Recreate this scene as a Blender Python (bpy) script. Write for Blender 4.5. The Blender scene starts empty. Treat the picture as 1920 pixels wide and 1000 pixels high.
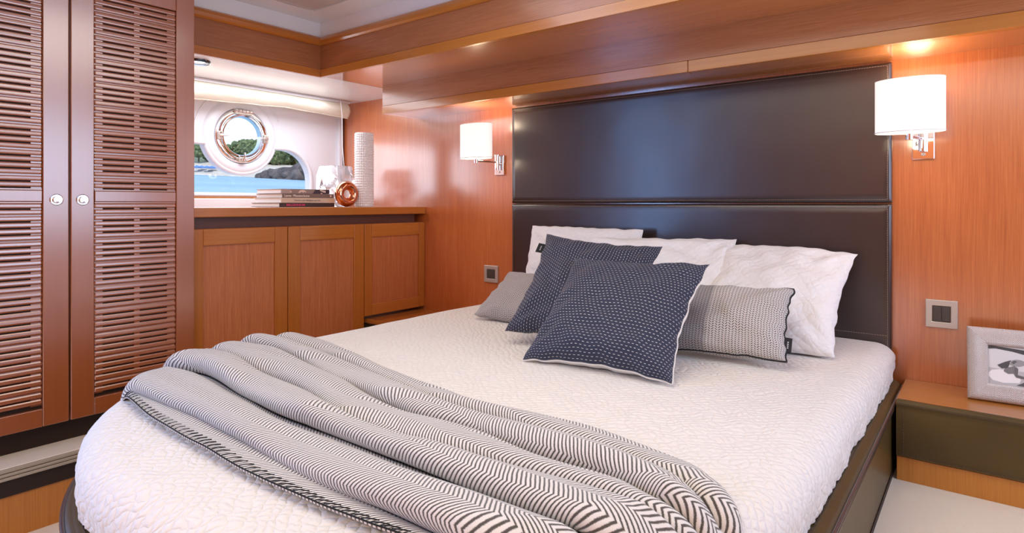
import bpy, bmesh, math, random
from mathutils import Vector, Matrix, noise
from mathutils.geometry import tessellate_polygon

S = bpy.context.scene
COL = S.collection
random.seed(7)
R = math.radians
PI = math.pi

# ------------------------------------------------------------------ camera
cam = bpy.data.objects.new('camera', bpy.data.cameras.new('camera'))
COL.objects.link(cam)
cam.data.sensor_width = 36.0
cam.data.lens = 1144 / 1920 * 36
cam.data.shift_y = -(500 - 383) / 1920
cam.data.clip_start = 0.02
cam.data.clip_end = 2000
cam.location = (0, 0, 0.88)
cam.rotation_euler = (R(90), 0, R(37.9))
S.camera = cam
YAW = R(37.9)
FWD = Vector((-math.sin(YAW), math.cos(YAW), 0))
RGT = Vector((math.cos(YAW), math.sin(YAW), 0))

# ------------------------------------------------------------------ colour management
S.view_settings.view_transform = 'Standard'
S.view_settings.look = 'None'
S.view_settings.gamma = 1
S.view_settings.use_curve_mapping = False
S.view_settings.exposure = 0.0

# ------------------------------------------------------------------ world
W = bpy.data.worlds.new('sky')
S.world = W
W.use_nodes = True
wn = W.node_tree
wn.nodes.clear()
wo = wn.nodes.new('ShaderNodeOutputWorld')
wb = wn.nodes.new('ShaderNodeBackground')
wr = wn.nodes.new('ShaderNodeValToRGB')
wt = wn.nodes.new('ShaderNodeTexCoord')
ws = wn.nodes.new('ShaderNodeSeparateXYZ')
wn.links.new(wt.outputs['Generated'], ws.inputs[0])
wn.links.new(ws.outputs['Z'], wr.inputs[0])
wr.color_ramp.elements[0].position = 0.0
wr.color_ramp.elements[0].color = (0.86, 0.93, 1.0, 1)
wr.color_ramp.elements[1].position = 0.7
wr.color_ramp.elements[1].color = (0.35, 0.58, 0.95, 1)
wn.links.new(wr.outputs[0], wb.inputs[0])
wb.inputs[1].default_value = 1.4
wn.links.new(wb.outputs[0], wo.inputs[0])


def light(kind, name, loc, energy, color=(1, 1, 1), size=0.1, sizey=None, rot=(0, 0, 0), spot=None, spread=None):
    l = bpy.data.lights.new(name, kind)
    l.energy = energy
    l.color = color
    if kind == 'AREA':
        l.size = size
        if sizey:
            l.shape = 'RECTANGLE'
            l.size_y = sizey
        if spread:
            l.spread = R(spread)
    elif kind == 'SUN':
        l.angle = size
    else:
        l.shadow_soft_size = size
        if spot:
            l.spot_size = R(spot)
            l.spot_blend = 0.6
    o = bpy.data.objects.new(name, l)
    COL.objects.link(o)
    o.location = loc
    o.rotation_euler = rot
    return o


light('SUN', 'sun', (0, 0, 30), 3.0, (1, 0.96, 0.88), R(0.6), rot=(R(38), 0, R(35)))
# daylight entering through the starboard window opening
light('AREA', 'starboard_daylight', (1.15, 1.55, 1.20), 24, (0.55, 0.70, 1.0), 1.0, 1.7, rot=(0, R(90), 0))
# added fill lamp over the bed; the ceiling has no hatch
light('AREA', 'overhead_fill', (-1.0, 1.0, 1.82), 15.5, (1.0, 0.90, 0.77), 1.5, 1.2)
# added blue fill lamp on the port side, for the headboard sheen
light('AREA', 'port_blue_fill', (-2.70, -0.62, 1.05), 46, (0.26, 0.50, 1.0), 1.5, 1.1, rot=(0, R(-90), 0))
# added warm fill lamp under the ceiling, aft of the camera
light('AREA', 'aft_fill', (-0.4, -1.15, 1.83), 27, (1.0, 0.82, 0.60), 1.9, 0.6)
# daylight entering at the port window over the counter
light('AREA', 'port_daylight', (-3.44, 1.87, 1.10), 4, (0.86, 0.90, 1.0), 0.42, 1.2, rot=(0, R(-90), 0))


# ------------------------------------------------------------------ node helpers
class NT:
    def __init__(self, name):
        self.m = bpy.data.materials.new(name)
        self.m.use_nodes = True
        self.t = self.m.node_tree
        self.b = self.t.nodes['Principled BSDF']
        self.out = self.t.nodes['Material Output']

    def n(self, typ, **kw):
        x = self.t.nodes.new(typ)
        for k, v in kw.items():
            setattr(x, k, v)
        return x

    def l(self, a, b):
        self.t.links.new(a, b)

    def setv(self, sock, v):
        if hasattr(v, 'links') or isinstance(v, bpy.types.NodeSocket):
            self.l(v, sock)
        else:
            sock.default_value = v

    def math(self, op, a, b=0.0, c=None, clamp=False):
        x = self.n('ShaderNodeMath', operation=op)
        x.use_clamp = clamp
        self.setv(x.inputs[0], a)
        self.setv(x.inputs[1], b)
        if c is not None:
            self.setv(x.inputs[2], c)
        return x.outputs[0]

    def coord(self, kind='Object'):
        return self.n('ShaderNodeTexCoord').outputs[kind]

    def mapping(self, vec, scale=(1, 1, 1), rot=(0, 0, 0), loc=(0, 0, 0)):
        m = self.n('ShaderNodeMapping')
        self.l(vec, m.inputs[0])
        m.inputs['Scale'].default_value = scale
        m.inputs['Rotation'].default_value = rot
        m.inputs['Location'].default_value = loc
        return m.outputs[0]

    def noise(self, vec, scale=5, detail=3, rough=0.5, dist=0.0):
        x = self.n('ShaderNodeTexNoise')
        self.l(vec, x.inputs['Vector'])
        x.inputs['Scale'].default_value = scale
        x.inputs['Detail'].default_value = detail
        x.inputs['Roughness'].default_value = rough
        x.inputs['Distortion'].default_value = dist
        return x.outputs[0]

    def ramp(self, f, stops):
        x = self.n('ShaderNodeValToRGB')
        self.l(f, x.inputs[0])
        e = x.color_ramp.elements
        while len(e) < len(stops):
            e.new(0.5)
        for i, (p, c) in enumerate(stops):
            e[i].position = p
            e[i].color = (*c, 1)
        return x.outputs[0]

    def mix(self, f, a, b):
        x = self.n('ShaderNodeMix', data_type='RGBA')
        self.setv(x.inputs[0], f)
        self.setv(x.inputs[6], a if not isinstance(a, tuple) else (*a, 1)[:4])
        self.setv(x.inputs[7], b if not isinstance(b, tuple) else (*b, 1)[:4])
        return x.outputs[2]

    def bump(self, h, strength=0.3, dist=0.01):
        x = self.n('ShaderNodeBump')
        x.inputs['Strength'].default_value = strength
        x.inputs['Distance'].default_value = dist
        self.l(h, x.inputs['Height'])
        self.l(x.outputs[0], self.b.inputs['Normal'])

    def p(self, **kw):
        names = dict(color='Base Color', rough='Roughness', metal='Metallic', coat='Coat Weight', coatr='Coat Roughness',
                     spec='Specular IOR Level', trans='Transmission Weight', ior='IOR', sheen='Sheen Weight',
                     emit='Emission Color', es='Emission Strength', sss='Subsurface Weight')
        for k, v in kw.items():
            s = self.b.inputs[names[k]]
            if isinstance(v, tuple):
                v = (*v, 1)[:4]
            self.setv(s, v)
        return self.m


def wood(name, c1, c2, c3, grain='Z', rough=0.3, coat=0.4, coatr=0.12, fine=1.0, contrast=1.0, cior=1.5):
    t = NT(name)
    k = {'X': (1.2, 60, 60), 'Y': (60, 1.2, 60), 'Z': (60, 60, 1.2)}[grain]
    k = tuple(v * fine for v in k)
    v = t.mapping(t.coord(), k)
    a = t.noise(v, 2.2, 4, 0.6)
    kb = tuple(q * 0.12 for q in k)
    b = t.noise(t.mapping(t.coord(), kb), 2.0, 3, 0.5, 0.4)
    f = t.math('ADD', t.math('MULTIPLY', a, 0.72), t.math('MULTIPLY', b, 0.28))
    lo, hi = 0.5 - 0.16 / contrast, 0.5 + 0.16 / contrast
    col = t.ramp(f, [(max(lo, 0), c1), (0.5, c2), (min(hi, 1), c3)])
    t.p(color=col, rough=rough, coat=coat, coatr=coatr)
    t.b.inputs['Coat IOR'].default_value = cior
    t.bump(f, 0.05, 0.001)
    return t.m


M = {}
M['veneer_z'] = wood('cherry_veneer_vertical', (0.34, 0.092, 0.028), (0.49, 0.150, 0.048), (0.62, 0.225, 0.085), 'Z', 0.34, 0.25, 0.15, 3.2, 0.75)
M['veneer_x'] = wood('cherry_veneer_along', (0.27, 0.090, 0.028), (0.38, 0.142, 0.050), (0.47, 0.195, 0.078), 'X', 0.30, 0.5, 0.16, 2.6, 0.75)
M['veneer_y'] = wood('cherry_veneer_fore_aft', (0.25, 0.080, 0.024), (0.35, 0.122, 0.042), (0.45, 0.175, 0.070), 'Y', 0.30, 0.4, 0.14, 2.6, 0.75)
M['wall_wood'] = wood('lacquered_cherry_bulkhead', (0.40, 0.088, 0.018), (0.53, 0.138, 0.033), (0.64, 0.195, 0.056), 'Z', 0.28, 1.0, 0.20, 2.6, 0.7, 2.2)
M['solid'] = wood('solid_cherry', (0.37, 0.105, 0.012), (0.44, 0.135, 0.018), (0.51, 0.168, 0.027), 'Z', 0.30, 0.35, 0.14, 0.7, 0.5)
M['solid_x'] = wood('solid_cherry_along', (0.40, 0.135, 0.018), (0.47, 0.172, 0.026), (0.53, 0.205, 0.038), 'X', 0.24, 0.6, 0.10, 0.7, 0.5)
M['solid_y'] = wood('solid_cherry_fore_aft', (0.40, 0.120, 0.016), (0.47, 0.152, 0.024), (0.53, 0.188, 0.036), 'Y', 0.24, 0.5, 0.10, 0.7, 0.5)
M['wardrobe'] = wood('stained_cherry_wardrobe', (0.31, 0.076, 0.014), (0.35, 0.090, 0.018), (0.39, 0.106, 0.023), 'Z', 0.34, 1.0, 0.22, 0.25, 0.5, 2.1)
M['wardrobe_slat'] = wood('stained_cherry_slat', (0.31, 0.076, 0.014), (0.35, 0.090, 0.018), (0.39, 0.106, 0.023), 'Y', 0.34, 1.0, 0.22, 0.25, 0.5, 2.1)
M['soffit'] = wood('glossy_cherry_soffit', (0.46, 0.155, 0.046), (0.54, 0.20, 0.063), (0.60, 0.24, 0.085), 'X', 0.22, 1.0, 0.09, 1.6, 0.6, 1.9)
M['riser'] = wood('orange_cherry_riser', (0.44, 0.155, 0.016), (0.54, 0.205, 0.026), (0.60, 0.25, 0.04), 'Z', 0.35, 0.3, 0.15, 2.0, 0.7)


def plain(name, color, rough=0.5, metal=0.0, coat=0.0, bump=None, **kw):
    t = NT(name)
    t.p(color=color, rough=rough, metal=metal, coat=coat, **kw)
    if bump:
        t.bump(t.noise(t.coord(), bump[0], 3, 0.6), bump[1], bump[2])
    else:
        n = t.noise(t.coord(), 40, 2)
        t.l(t.math('MULTIPLY_ADD', n, 0.06, max(rough - 0.03, 0.0)), t.b.inputs['Roughness'])
    return t.m


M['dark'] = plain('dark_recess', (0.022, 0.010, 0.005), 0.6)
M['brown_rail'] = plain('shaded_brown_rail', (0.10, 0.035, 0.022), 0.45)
M['white_gloss'] = plain('white_headliner', (0.82, 0.83, 0.84), 0.22, coat=0.3)
M['ceiling_panel'] = plain('pearl_ceiling_panel', (0.60, 0.58, 0.57), 0.22, coat=0.4)
M['gel'] = plain('white_moulded_lining', (0.82, 0.84, 0.90), 0.35)
M['chrome'] = plain('chrome', (0.85, 0.84, 0.85), 0.06, 1.0)
M['nickel'] = plain('brushed_nickel', (0.62, 0.57, 0.50), 0.38, 0.6)
M['dark_glass'] = plain('dark_chrome_rim', (0.10, 0.13, 0.16), 0.12, 0.9)
M['lens'] = plain('frosted_lens', (0.8, 0.84, 0.86), 0.3, emit=(0.9, 0.97, 1.0), es=0.4)
M['copper'] = plain('polished_copper', (0.66, 0.29, 0.17), 0.07, 1.0)
M['carpet'] = plain('cream_carpet', (0.88, 0.77, 0.59), 0.95, bump=(260, 0.6, 0.004))
M['carpet_low'] = plain('pale_cabin_sole', (0.86, 0.82, 0.74), 0.6)
M['switch'] = plain('dark_switch_rocker', (0.07, 0.055, 0.045), 0.35)
M['black'] = plain('black_cloth', (0.012, 0.012, 0.014), 0.8)
M['grey_strip'] = plain('ribbed_aluminium', (0.50, 0.44, 0.36), 0.4, 0.3)
M['thread'] = plain('pale_thread', (0.30, 0.23, 0.19), 0.7)
M['thread_dark'] = plain('dark_brown_thread', (0.09, 0.065, 0.05), 0.7)
M['wool_black'] = plain('black_wool_yarn', (0.012, 0.011, 0.010), 0.9)
M['paper'] = plain('page_paper', (0.80, 0.80, 0.82), 0.8)


def leather(name, c, rough=0.33, scale=130, st=0.25, cw_=0.2, sp_=0.8):
    t = NT(name)
    n = t.noise(t.coord(), 3, 2)
    t.p(color=t.ramp(n, [(0.3, tuple(x * 0.8 for x in c)), (0.7, tuple(x * 1.25 for x in c))]), rough=rough, spec=sp_, coat=cw_, coatr=0.24)
    t.b.inputs['Coat IOR'].default_value = 1.6
    v = t.n('ShaderNodeTexVoronoi')
    v.inputs['Scale'].default_value = scale
    t.l(t.coord(), v.inputs['Vector'])
    h = t.math('ADD', t.math('MULTIPLY', v.outputs[0], 0.6), t.noise(t.coord(), scale * 2.2, 3))
    t.bump(h, st, 0.0012)
    return t.m


M['leather'] = leather('dark_brown_leather', (0.026, 0.013, 0.011), 0.33, 260, 0.12, 0.6, 0.6)
M['leather_olive'] = leather('brown_base_leather', (0.088, 0.055, 0.014), 0.42, 130, 0.25, 0.05, 0.35)


def quilt(name, c=(0.80, 0.77, 0.73), strength=0.5, k=115.0):
    t = NT(name)
    uv = t.coord('UV')
    warp = t.n('ShaderNodeTexNoise')
    t.l(uv, warp.inputs['Vector'])
    warp.inputs['Scale'].default_value = 13
    warp.inputs['Detail'].default_value = 4
    ad = t.n('ShaderNodeVectorMath', operation='MULTIPLY_ADD')
    t.l(warp.outputs[1], ad.inputs[0])
    ad.inputs[1].default_value = (0.075, 0.075, 0)
    t.l(uv, ad.inputs[2])
    sp = t.n('ShaderNodeSeparateXYZ')
    t.l(ad.outputs[0], sp.inputs[0])
    u, v = sp.outputs[0], sp.outputs[1]
    a = t.math('ABSOLUTE', t.math('SINE', t.math('MULTIPLY', t.math('ADD', u, v), k)))
    b = t.math('ABSOLUTE', t.math('SINE', t.math('MULTIPLY', t.math('SUBTRACT', u, t.math('MULTIPLY', v, 1.25)), k)))
    h = t.math('POWER', t.math('MULTIPLY', a, b), 0.6)
    n = t.noise(t.mapping(uv, (1, 1, 1)), 60, 4, 0.6)
    fine = t.noise(t.mapping(uv, (1, 1, 1)), 420, 2, 0.5)
    hh = t.math('ADD', t.math('MULTIPLY_ADD', n, 0.5, h), t.math('MULTIPLY', fine, 0.12))
    t.p(color=c, rough=0.85, sheen=0.15)
    t.bump(hh, strength, 0.006)
    return t.m


M['quilt'] = quilt('white_quilted_cotton', (0.83, 0.785, 0.72), 0.50, 105)
M['pillow_white'] = quilt('white_quilted_pillowcase', (0.84, 0.825, 0.81), 0.35, 75)


def frac(t, x):
    return t.math('FRACT', x)


def herring():
    t = NT('grey_cream_herringbone_wool')
    uv = t.coord('UV')
    warp = t.n('ShaderNodeTexNoise')
    t.l(uv, warp.inputs['Vector'])
    warp.inputs['Scale'].default_value = 25
    ad = t.n('ShaderNodeVectorMath', operation='MULTIPLY_ADD')
    t.l(warp.outputs[1], ad.inputs[0])
    ad.inputs[1].default_value = (0.004, 0.004, 0)
    t.l(uv, ad.inputs[2])
    sp = t.n('ShaderNodeSeparateXYZ')
    t.l(ad.outputs[0], sp.inputs[0])
    u, v = sp.outputs[0], sp.outputs[1]
    P = 0.088
    tri = t.math('MULTIPLY', t.math('ABSOLUTE', t.math('SUBTRACT', frac(t, t.math('DIVIDE', v, P)), 0.5)), P)
    s = t.math('DIVIDE', t.math('ADD', u, t.math('MULTIPLY', tri, 0.78)), 0.0104)
    w = t.math('ABSOLUTE', t.math('SUBTRACT', frac(t, s), 0.5))
    fuzz = t.math('MULTIPLY', t.math('SUBTRACT', t.noise(uv, 700, 2), 0.5), 0.28)
    f = t.math('MULTIPLY_ADD', t.math('SUBTRACT', t.math('ADD', w, fuzz), 0.20), 7, 0.5, clamp=True)
    col = t.mix(f, (0.085, 0.072, 0.058), (0.80, 0.76, 0.70))
    t.p(color=col, rough=0.95, sheen=0.3)
    h = t.math('ADD', f, t.math('MULTIPLY', t.noise(uv, 900, 2), 0.8))
    t.bump(h, 0.5, 0.0015)
    return t.m


M['herring'] = herring()


def dashes(name, base, vertical=False):
    t = NT(name)
    sp = t.n('ShaderNodeSeparateXYZ')
    t.l(t.coord('UV'), sp.inputs[0])
    u, v = (sp.outputs[0], sp.outputs[1]) if not vertical else (sp.outputs[1], sp.outputs[0])
    row = t.math('DIVIDE', v, 0.0128)
    shift = t.math('MULTIPLY', t.math('MODULO', t.math('FLOOR', t.math('ADD', row, 100)), 2.0), 0.5)
    cx = frac(t, t.math('ADD', t.math('DIVIDE', u, 0.0152), shift))
    ry = t.math('ABSOLUTE', t.math('SUBTRACT', frac(t, row), 0.5))
    rx = t.math('ABSOLUTE', t.math('SUBTRACT', cx, 0.5))
    f = t.math('MULTIPLY', t.math('LESS_THAN', ry, 0.068), t.math('LESS_THAN', rx, 0.23))
    n = t.noise(t.coord('UV'), 500, 2)
    c0 = t.mix(n, tuple(x * 0.6 for x in base), tuple(x * 1.5 for x in base))
    t.p(color=t.mix(f, c0, (0.66, 0.64, 0.63)), rough=0.75, sheen=0.06)
    t.bump(t.math('ADD', n, f), 0.25, 0.001)
    return t.m


M['navy'] = dashes('navy_cotton_white_dashes', (0.019, 0.025, 0.052))
M['navy_v'] = dashes('navy_cotton_white_vertical_dashes', (0.020, 0.024, 0.048), True)
M['cream_back'] = plain('cream_cushion_backing', (0.78, 0.75, 0.70), 0.85)


def knit(name, split=False):
    t = NT(name)
    sp = t.n('ShaderNodeSeparateXYZ')
    t.l(t.coord('UV'), sp.inputs[0])
    u, v = sp.outputs[0], sp.outputs[1]
    P = 0.021
    tri = t.math('MULTIPLY', t.math('ABSOLUTE', t.math('SUBTRACT', frac(t, t.math('DIVIDE', u, P)), 0.5)), P)
    s = t.math('DIVIDE', t.math('ADD', v, t.math('MULTIPLY', tri, 0.9)), 0.0086)
    w = t.math('ABSOLUTE', t.math('SUBTRACT', frac(t, s), 0.5))
    gap = t.math('ABSOLUTE', t.math('SUBTRACT', frac(t, t.math('DIVIDE', u, P / 2)), 0.5))
    dark = t.math('MULTIPLY', t.math('LESS_THAN', w, 0.20), t.math('LESS_THAN', gap, 0.34))
    if split:
        side = t.math('LESS_THAN', u, -0.02)
        a = t.mix(side, (0.58, 0.55, 0.52), (0.36, 0.34, 0.34))
    else:
        a = t.mix(0.5, (0.50, 0.46, 0.43), (0.46, 0.42, 0.39))
    t.p(color=t.mix(dark, a, (0.05, 0.043, 0.04)), rough=0.9, sheen=0.2)
    t.bump(t.math('SUBTRACT', 1.0, dark), 0.4, 0.0015)
    return t.m


M['knit'] = knit('grey_cream_knit', True)
M['knit2'] = knit('beige_grey_knit', False)


def weave_metal():
    t = NT('silver_herringbone_metal')
    sp = t.n('ShaderNodeSeparateXYZ')
    t.l(t.coord('UV'), sp.inputs[0])
    u, v = sp.outputs[0], sp.outputs[1]
    P = 0.0062
    tri = t.math('MULTIPLY', t.math('ABSOLUTE', t.math('SUBTRACT', frac(t, t.math('DIVIDE', v, P)), 0.5)), P)
    s = t.math('DIVIDE', t.math('ADD', u, t.math('MULTIPLY', tri, 1.2)), 0.0042)
    w = t.math('ABSOLUTE', t.math('SUBTRACT', frac(t, s), 0.5))
    g = t.math('ABSOLUTE', t.math('SUBTRACT', frac(t, t.math('DIVIDE', v, P / 2)), 0.5))
    h = t.math('MINIMUM', t.math('MULTIPLY', w, 2.0, clamp=True), t.math('SUBTRACT', 1.0, t.math('MULTIPLY', g, 1.2)))
    t.p(color=t.mix(t.math('GREATER_THAN', w, 0.14), (0.24, 0.15, 0.11), (0.86, 0.80, 0.74)), rough=0.42, metal=0.35)
    t.bump(h, 0.6, 0.0025)
    return t.m


M['weave'] = weave_metal()


def shade_mat():
    t = NT('lit_white_lampshade')
    t.p(color=(0.9, 0.88, 0.84), rough=0.8, emit=(1.0, 0.93, 0.82), es=0.58)
    t.bump(t.noise(t.mapping(t.coord(), (1, 1, 6)), 300, 2), 0.1, 0.001)
    return t.m


M['shade'] = shade_mat()


def bulb_mat():
    t = NT('warm_glowing_bulb')
    t.p(color=(1, 1, 1), emit=(1.0, 0.85, 0.65), es=6)
    return t.m


M['bulb'] = bulb_mat()


def glass_mat():
    t = NT('clear_window_glass')
    tr = t.n('ShaderNodeBsdfTransparent')
    gl = t.n('ShaderNodeBsdfGlossy')
    gl.inputs['Roughness'].default_value = 0.03
    mx = t.n('ShaderNodeMixShader')
    mx.inputs[0].default_value = 0.012
    t.l(tr.outputs[0], mx.inputs[1])
    t.l(gl.outputs[0], mx.inputs[2])
    t.l(mx.outputs[0], t.out.inputs[0])
    return t.m


M['glass'] = glass_mat()


def crystal_mat():
    t = NT('frosted_faceted_glass')
    t.p(color=(0.90, 0.90, 0.93), rough=0.04, trans=0.8, ior=1.42, coat=0.6)
    return t.m


M['crystal'] = crystal_mat()
M['ceramic'] = plain('glossy_white_ceramic', (0.84, 0.83, 0.84), 0.15, coat=0.6)


def blind_mat():
    t = NT('cream_blind_cloth')
    tr = t.n('ShaderNodeBsdfTranslucent')
    tr.inputs[0].default_value = (0.95, 0.88, 0.74, 1)
    mx = t.n('ShaderNodeMixShader')
    mx.inputs[0].default_value = 0.45
    t.p(color=(0.88, 0.83, 0.74), rough=0.9)
    t.l(t.b.outputs[0], mx.inputs[1])
    t.l(tr.outputs[0], mx.inputs[2])
    t.l(mx.outputs[0], t.out.inputs[0])
    t.bump(t.noise(t.mapping(t.coord(), (1, 1.5, 6)), 9, 3), 0.3, 0.01)
    return t.m


M['blind'] = blind_mat()


def noisy(name, stops, scale, rough=0.9, detail=4, bump=0.4, dist=0.3, vec=(1, 1, 1)):
    t = NT(name)
    n = t.noise(t.mapping(t.coord(), vec), scale, detail, 0.65)
    t.p(color=t.ramp(n, stops), rough=rough)
    t.bump(n, bump, dist)
    return t.m


M['foliage'] = noisy('pine_foliage', [(0.35, (0.035, 0.06, 0.025)), (0.5, (0.10, 0.145, 0.06)), (0.68, (0.26, 0.29, 0.14))], 0.9)
M['trunk'] = noisy('pine_bark', [(0.3, (0.10, 0.07, 0.05)), (0.7, (0.22, 0.17, 0.12))], 2)
M['sand'] = noisy('pale_sand', [(0.3, (0.44, 0.38, 0.33)), (0.7, (0.62, 0.56, 0.50))], 0.25)
M['rock'] = noisy('dark_shore_rock', [(0.3, (0.045, 0.04, 0.045)), (0.7, (0.17, 0.14, 0.14))], 0.3, bump=0.8, dist=1.5)
M['scrub'] = noisy('green_hillside', [(0.3, (0.05, 0.075, 0.04)), (0.7, (0.20, 0.22, 0.13))], 0.12)


def sea_mat():
    t = NT('rippled_blue_sea')
    v = t.mapping(t.coord(), (1.0, 0.35, 1))
    n = t.noise(v, 0.9, 4, 0.7)
    n2 = t.noise(v, 0.05, 2, 0.5)
    t.p(color=t.ramp(n2, [(0.3, (0.20, 0.38, 0.52)), (0.7, (0.34, 0.52, 0.64))]), rough=0.35, spec=0.5)
    t.bump(n, 0.9, 1.2)
    return t.m


M['sea'] = sea_mat()

# ------------------------------------------------------------------ object helpers
ORG = {}


def thing(name, label, cat, loc, group=None):
    o = bpy.data.objects.new(name, None)
    o.empty_display_size = 0.05
    COL.objects.link(o)
    o.location = loc
    o['label'] = label
    o['category'] = cat
    if group:
        o['group'] = group
    ORG[o] = Vector(loc)
    return o


def mesh(name, V, F, mat, parent=None, smooth=False, bevel=0.0, segs=2, uv=None, auto=None, kind=None, label=None, mats=None, fmat=None):
    org = ORG.get(parent, Vector((0, 0, 0)))
    me = bpy.data.meshes.new(name)
    me.from_pydata([tuple(Vector(v) - org) for v in V], [], F)
    me.materials.append(mat)
    for m in (mats or []):
        me.materials.append(m)
    if fmat:
        for p, i in zip(me.polygons, fmat):
            p.material_index = i
    if uv:
        ul = me.uv_layers.new(name='UVMap')
        for lp in me.loops:
            ul.data[lp.index].uv = uv[lp.vertex_index]
    if smooth:
        for p in me.polygons:
            p.use_smooth = True
    me.validate()
    me.update()
    o = bpy.data.objects.new(name, me)
    COL.objects.link(o)
    if parent is not None:
        o.parent = parent
    ORG[o] = org
    if auto is not None:
        me.set_sharp_from_angle(angle=R(auto))
    if bevel > 0:
        b = o.modifiers.new('bevel', 'BEVEL')
        b.width = bevel
        b.segments = segs
        b.limit_method = 'ANGLE'
        b.angle_limit = R(35)
    if kind:
        o['kind'] = kind
    if label:
        o['label'] = label
    return o


def tag(o, label, cat, group=None):
    o['label'] = label
    o['category'] = cat
    if group:
        o['group'] = group
    return o


BF = [(0, 3, 2, 1), (4, 5, 6, 7), (0, 1, 5, 4), (1, 2, 6, 5), (2, 3, 7, 6), (3, 0, 4, 7)]


def boxv(x0, x1, y0, y1, z0, z1):
    return [(x0, y0, z0), (x1, y0, z0), (x1, y1, z0), (x0, y1, z0), (x0, y0, z1), (x1, y0, z1), (x1, y1, z1), (x0, y1, z1)]


def box(name, b, mat, parent=None, bevel=0.0, kind=None, xf=None, label=None, segs=2):
    V = boxv(*b)
    if xf:
        V = [xf(Vector(v)) for v in V]
    return mesh(name, V, BF, mat, parent, bevel=bevel, kind=kind, label=label, segs=segs)


def boxes(name, bs, mat, parent=None, bevel=0.0, kind=None, xf=None, label=None):
    V, F = [], []
    for b in bs:
        n = len(V)
        V += boxv(*b)
        F += [tuple(i + n for i in f) for f in BF]
    if xf:
        V = [xf(Vector(v)) for v in V]
    return mesh(name, V, F, mat, parent, bevel=bevel, kind=kind, label=label)


def tube_geo(pts, r, n=8, closed=False, V=None, F=None):
    V = V if V is not None else []
    F = F if F is not None else []
    pts = [Vector(p) for p in pts]
    N = len(pts)
    base = len(V)
    prev = None
    for i, p in enumerate(pts):
        if closed:
            d = pts[(i + 1) % N] - pts[i - 1]
        else:
            d = pts[min(i + 1, N - 1)] - pts[max(i - 1, 0)]
        d.normalize()
        if prev is None:
            a = d.orthogonal().normalized()
        else:
            a = (prev - d * prev.dot(d)).normalized()
        prev = a
        b = d.cross(a)
        rr = r[i] if isinstance(r, (list, tuple)) else r
        for k in range(n):
            t = 2 * PI * k / n
            V.append(p + a * (math.cos(t) * rr) + b * (math.sin(t) * rr))
    m = N if closed else N - 1
    for i in range(m):
        for k in range(n):
            a0 = base + i * n + k
            a1 = base + i * n + (k + 1) % n
            j = (i + 1) % N
            F.append((a0, a1, base + j * n + (k + 1) % n, base + j * n + k))
    if not closed:
        F.append(tuple(base + k for k in range(n))[::-1])
        F.append(tuple(base + (N - 1) * n + k for k in range(n)))
    return V, F


def tube(name, pts, r, mat, parent=None, n=10, closed=False, label=None, kind=None):
    V, F = tube_geo(pts, r, n, closed)
    return mesh(name, V, F, mat, parent, smooth=True, auto=50, label=label, kind=kind)


def lathe(name, prof, c, mat, parent=None, n=48, axis='Z', smooth=True, sx=1.0, sy=1.0, auto=40, cap=False, label=None):
    """prof: list of (radius, height) ; axis Z or X (points towards +axis)"""
    V, F = [], []
    c = Vector(c)
    for (r, h) in prof:
        for k in range(n):
            t = 2 * PI * k / n
            a, b = r * math.cos(t) * sx, r * math.sin(t) * sy
            if axis == 'Z':
                V.append(c + Vector((a, b, h)))
            elif axis == 'X':
                V.append(c + Vector((h, a, b)))
            else:
                V.append(c + Vector((a, -h, b)))
    m = len(prof)
    for i in range(m - 1):
        for k in range(n):
            F.append((i * n + k, i * n + (k + 1) % n, (i + 1) * n + (k + 1) % n, (i + 1) * n + k))
    if cap:
        F.append(tuple(range(n))[::-1])
        F.append(tuple((m - 1) * n + k for k in range(n)))
    return mesh(name, V, F, mat, parent, smooth=smooth, auto=auto, label=label)


def plate_holes(name, outer, holes, fn0, fn1, mat, parent=None, kind=None):
    """flat plate with holes; fn0/fn1 map 2D -> front/back 3D"""
    loops = [outer] + holes
    flat = [p for l in loops for p in l]
    tris = tessellate_polygon([[Vector((p[0], p[1], 0)) for p in l] for l in loops])
    n = len(flat)
    V = [fn0(p) for p in flat] + [fn1(p) for p in flat]
    F = [tuple(t) for t in tris] + [tuple(i + n for i in t)[::-1] for t in tris]
    s = 0
    for l in loops:
        m = len(l)
        for i in range(m):
            a, b = s + i, s + (i + 1) % m
            F.append((a, b, b + n, a + n))
        s += m
    o = mesh(name, V, F, mat, parent, kind=kind)
    bm = bmesh.new()
    bm.from_mesh(o.data)
    bmesh.ops.recalc_face_normals(bm, faces=bm.faces)
    bm.to_mesh(o.data)
    bm.free()
    return o


def text_mesh(name, txt, size, mat, parent, xf, bold=0.0, sx=1.0):
    c = bpy.data.curves.new('t', 'FONT')
    c.body = txt
    c.size = size
    c.offset = bold
    o = bpy.data.objects.new('t', c)
    COL.objects.link(o)
    dg = bpy.context.evaluated_depsgraph_get()
    me = bpy.data.meshes.new_from_object(o.evaluated_get(dg))
    V = [xf(Vector((v.co.x * sx, v.co.y, 0))) for v in me.vertices]
    F = [tuple(p.vertices) for p in me.polygons]
    bpy.data.objects.remove(o)
    return mesh(name, V, F, mat, parent)


def dash_geo(path, step, length, r, V, F, lift=(0, 0, 0)):
    """short rounded stitches along a polyline"""
    path = [Vector(p) for p in path]
    seg = [(path[i + 1] - path[i]).length for i in range(len(path) - 1)]
    tot = sum(seg)

    def at(s):
        i = 0
        while i < len(seg) - 1 and s > seg[i]:
            s -= seg[i]
            i += 1
        return path[i].lerp(path[i + 1], min(1, s / max(seg[i], 1e-9)))
    s = 0.0
    L = Vector(lift)
    while s + length < tot:
        tube_geo([at(s), at(s + length / 2) + L, at(s + length)], r, 4, V=V, F=F)
        s += step


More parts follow.
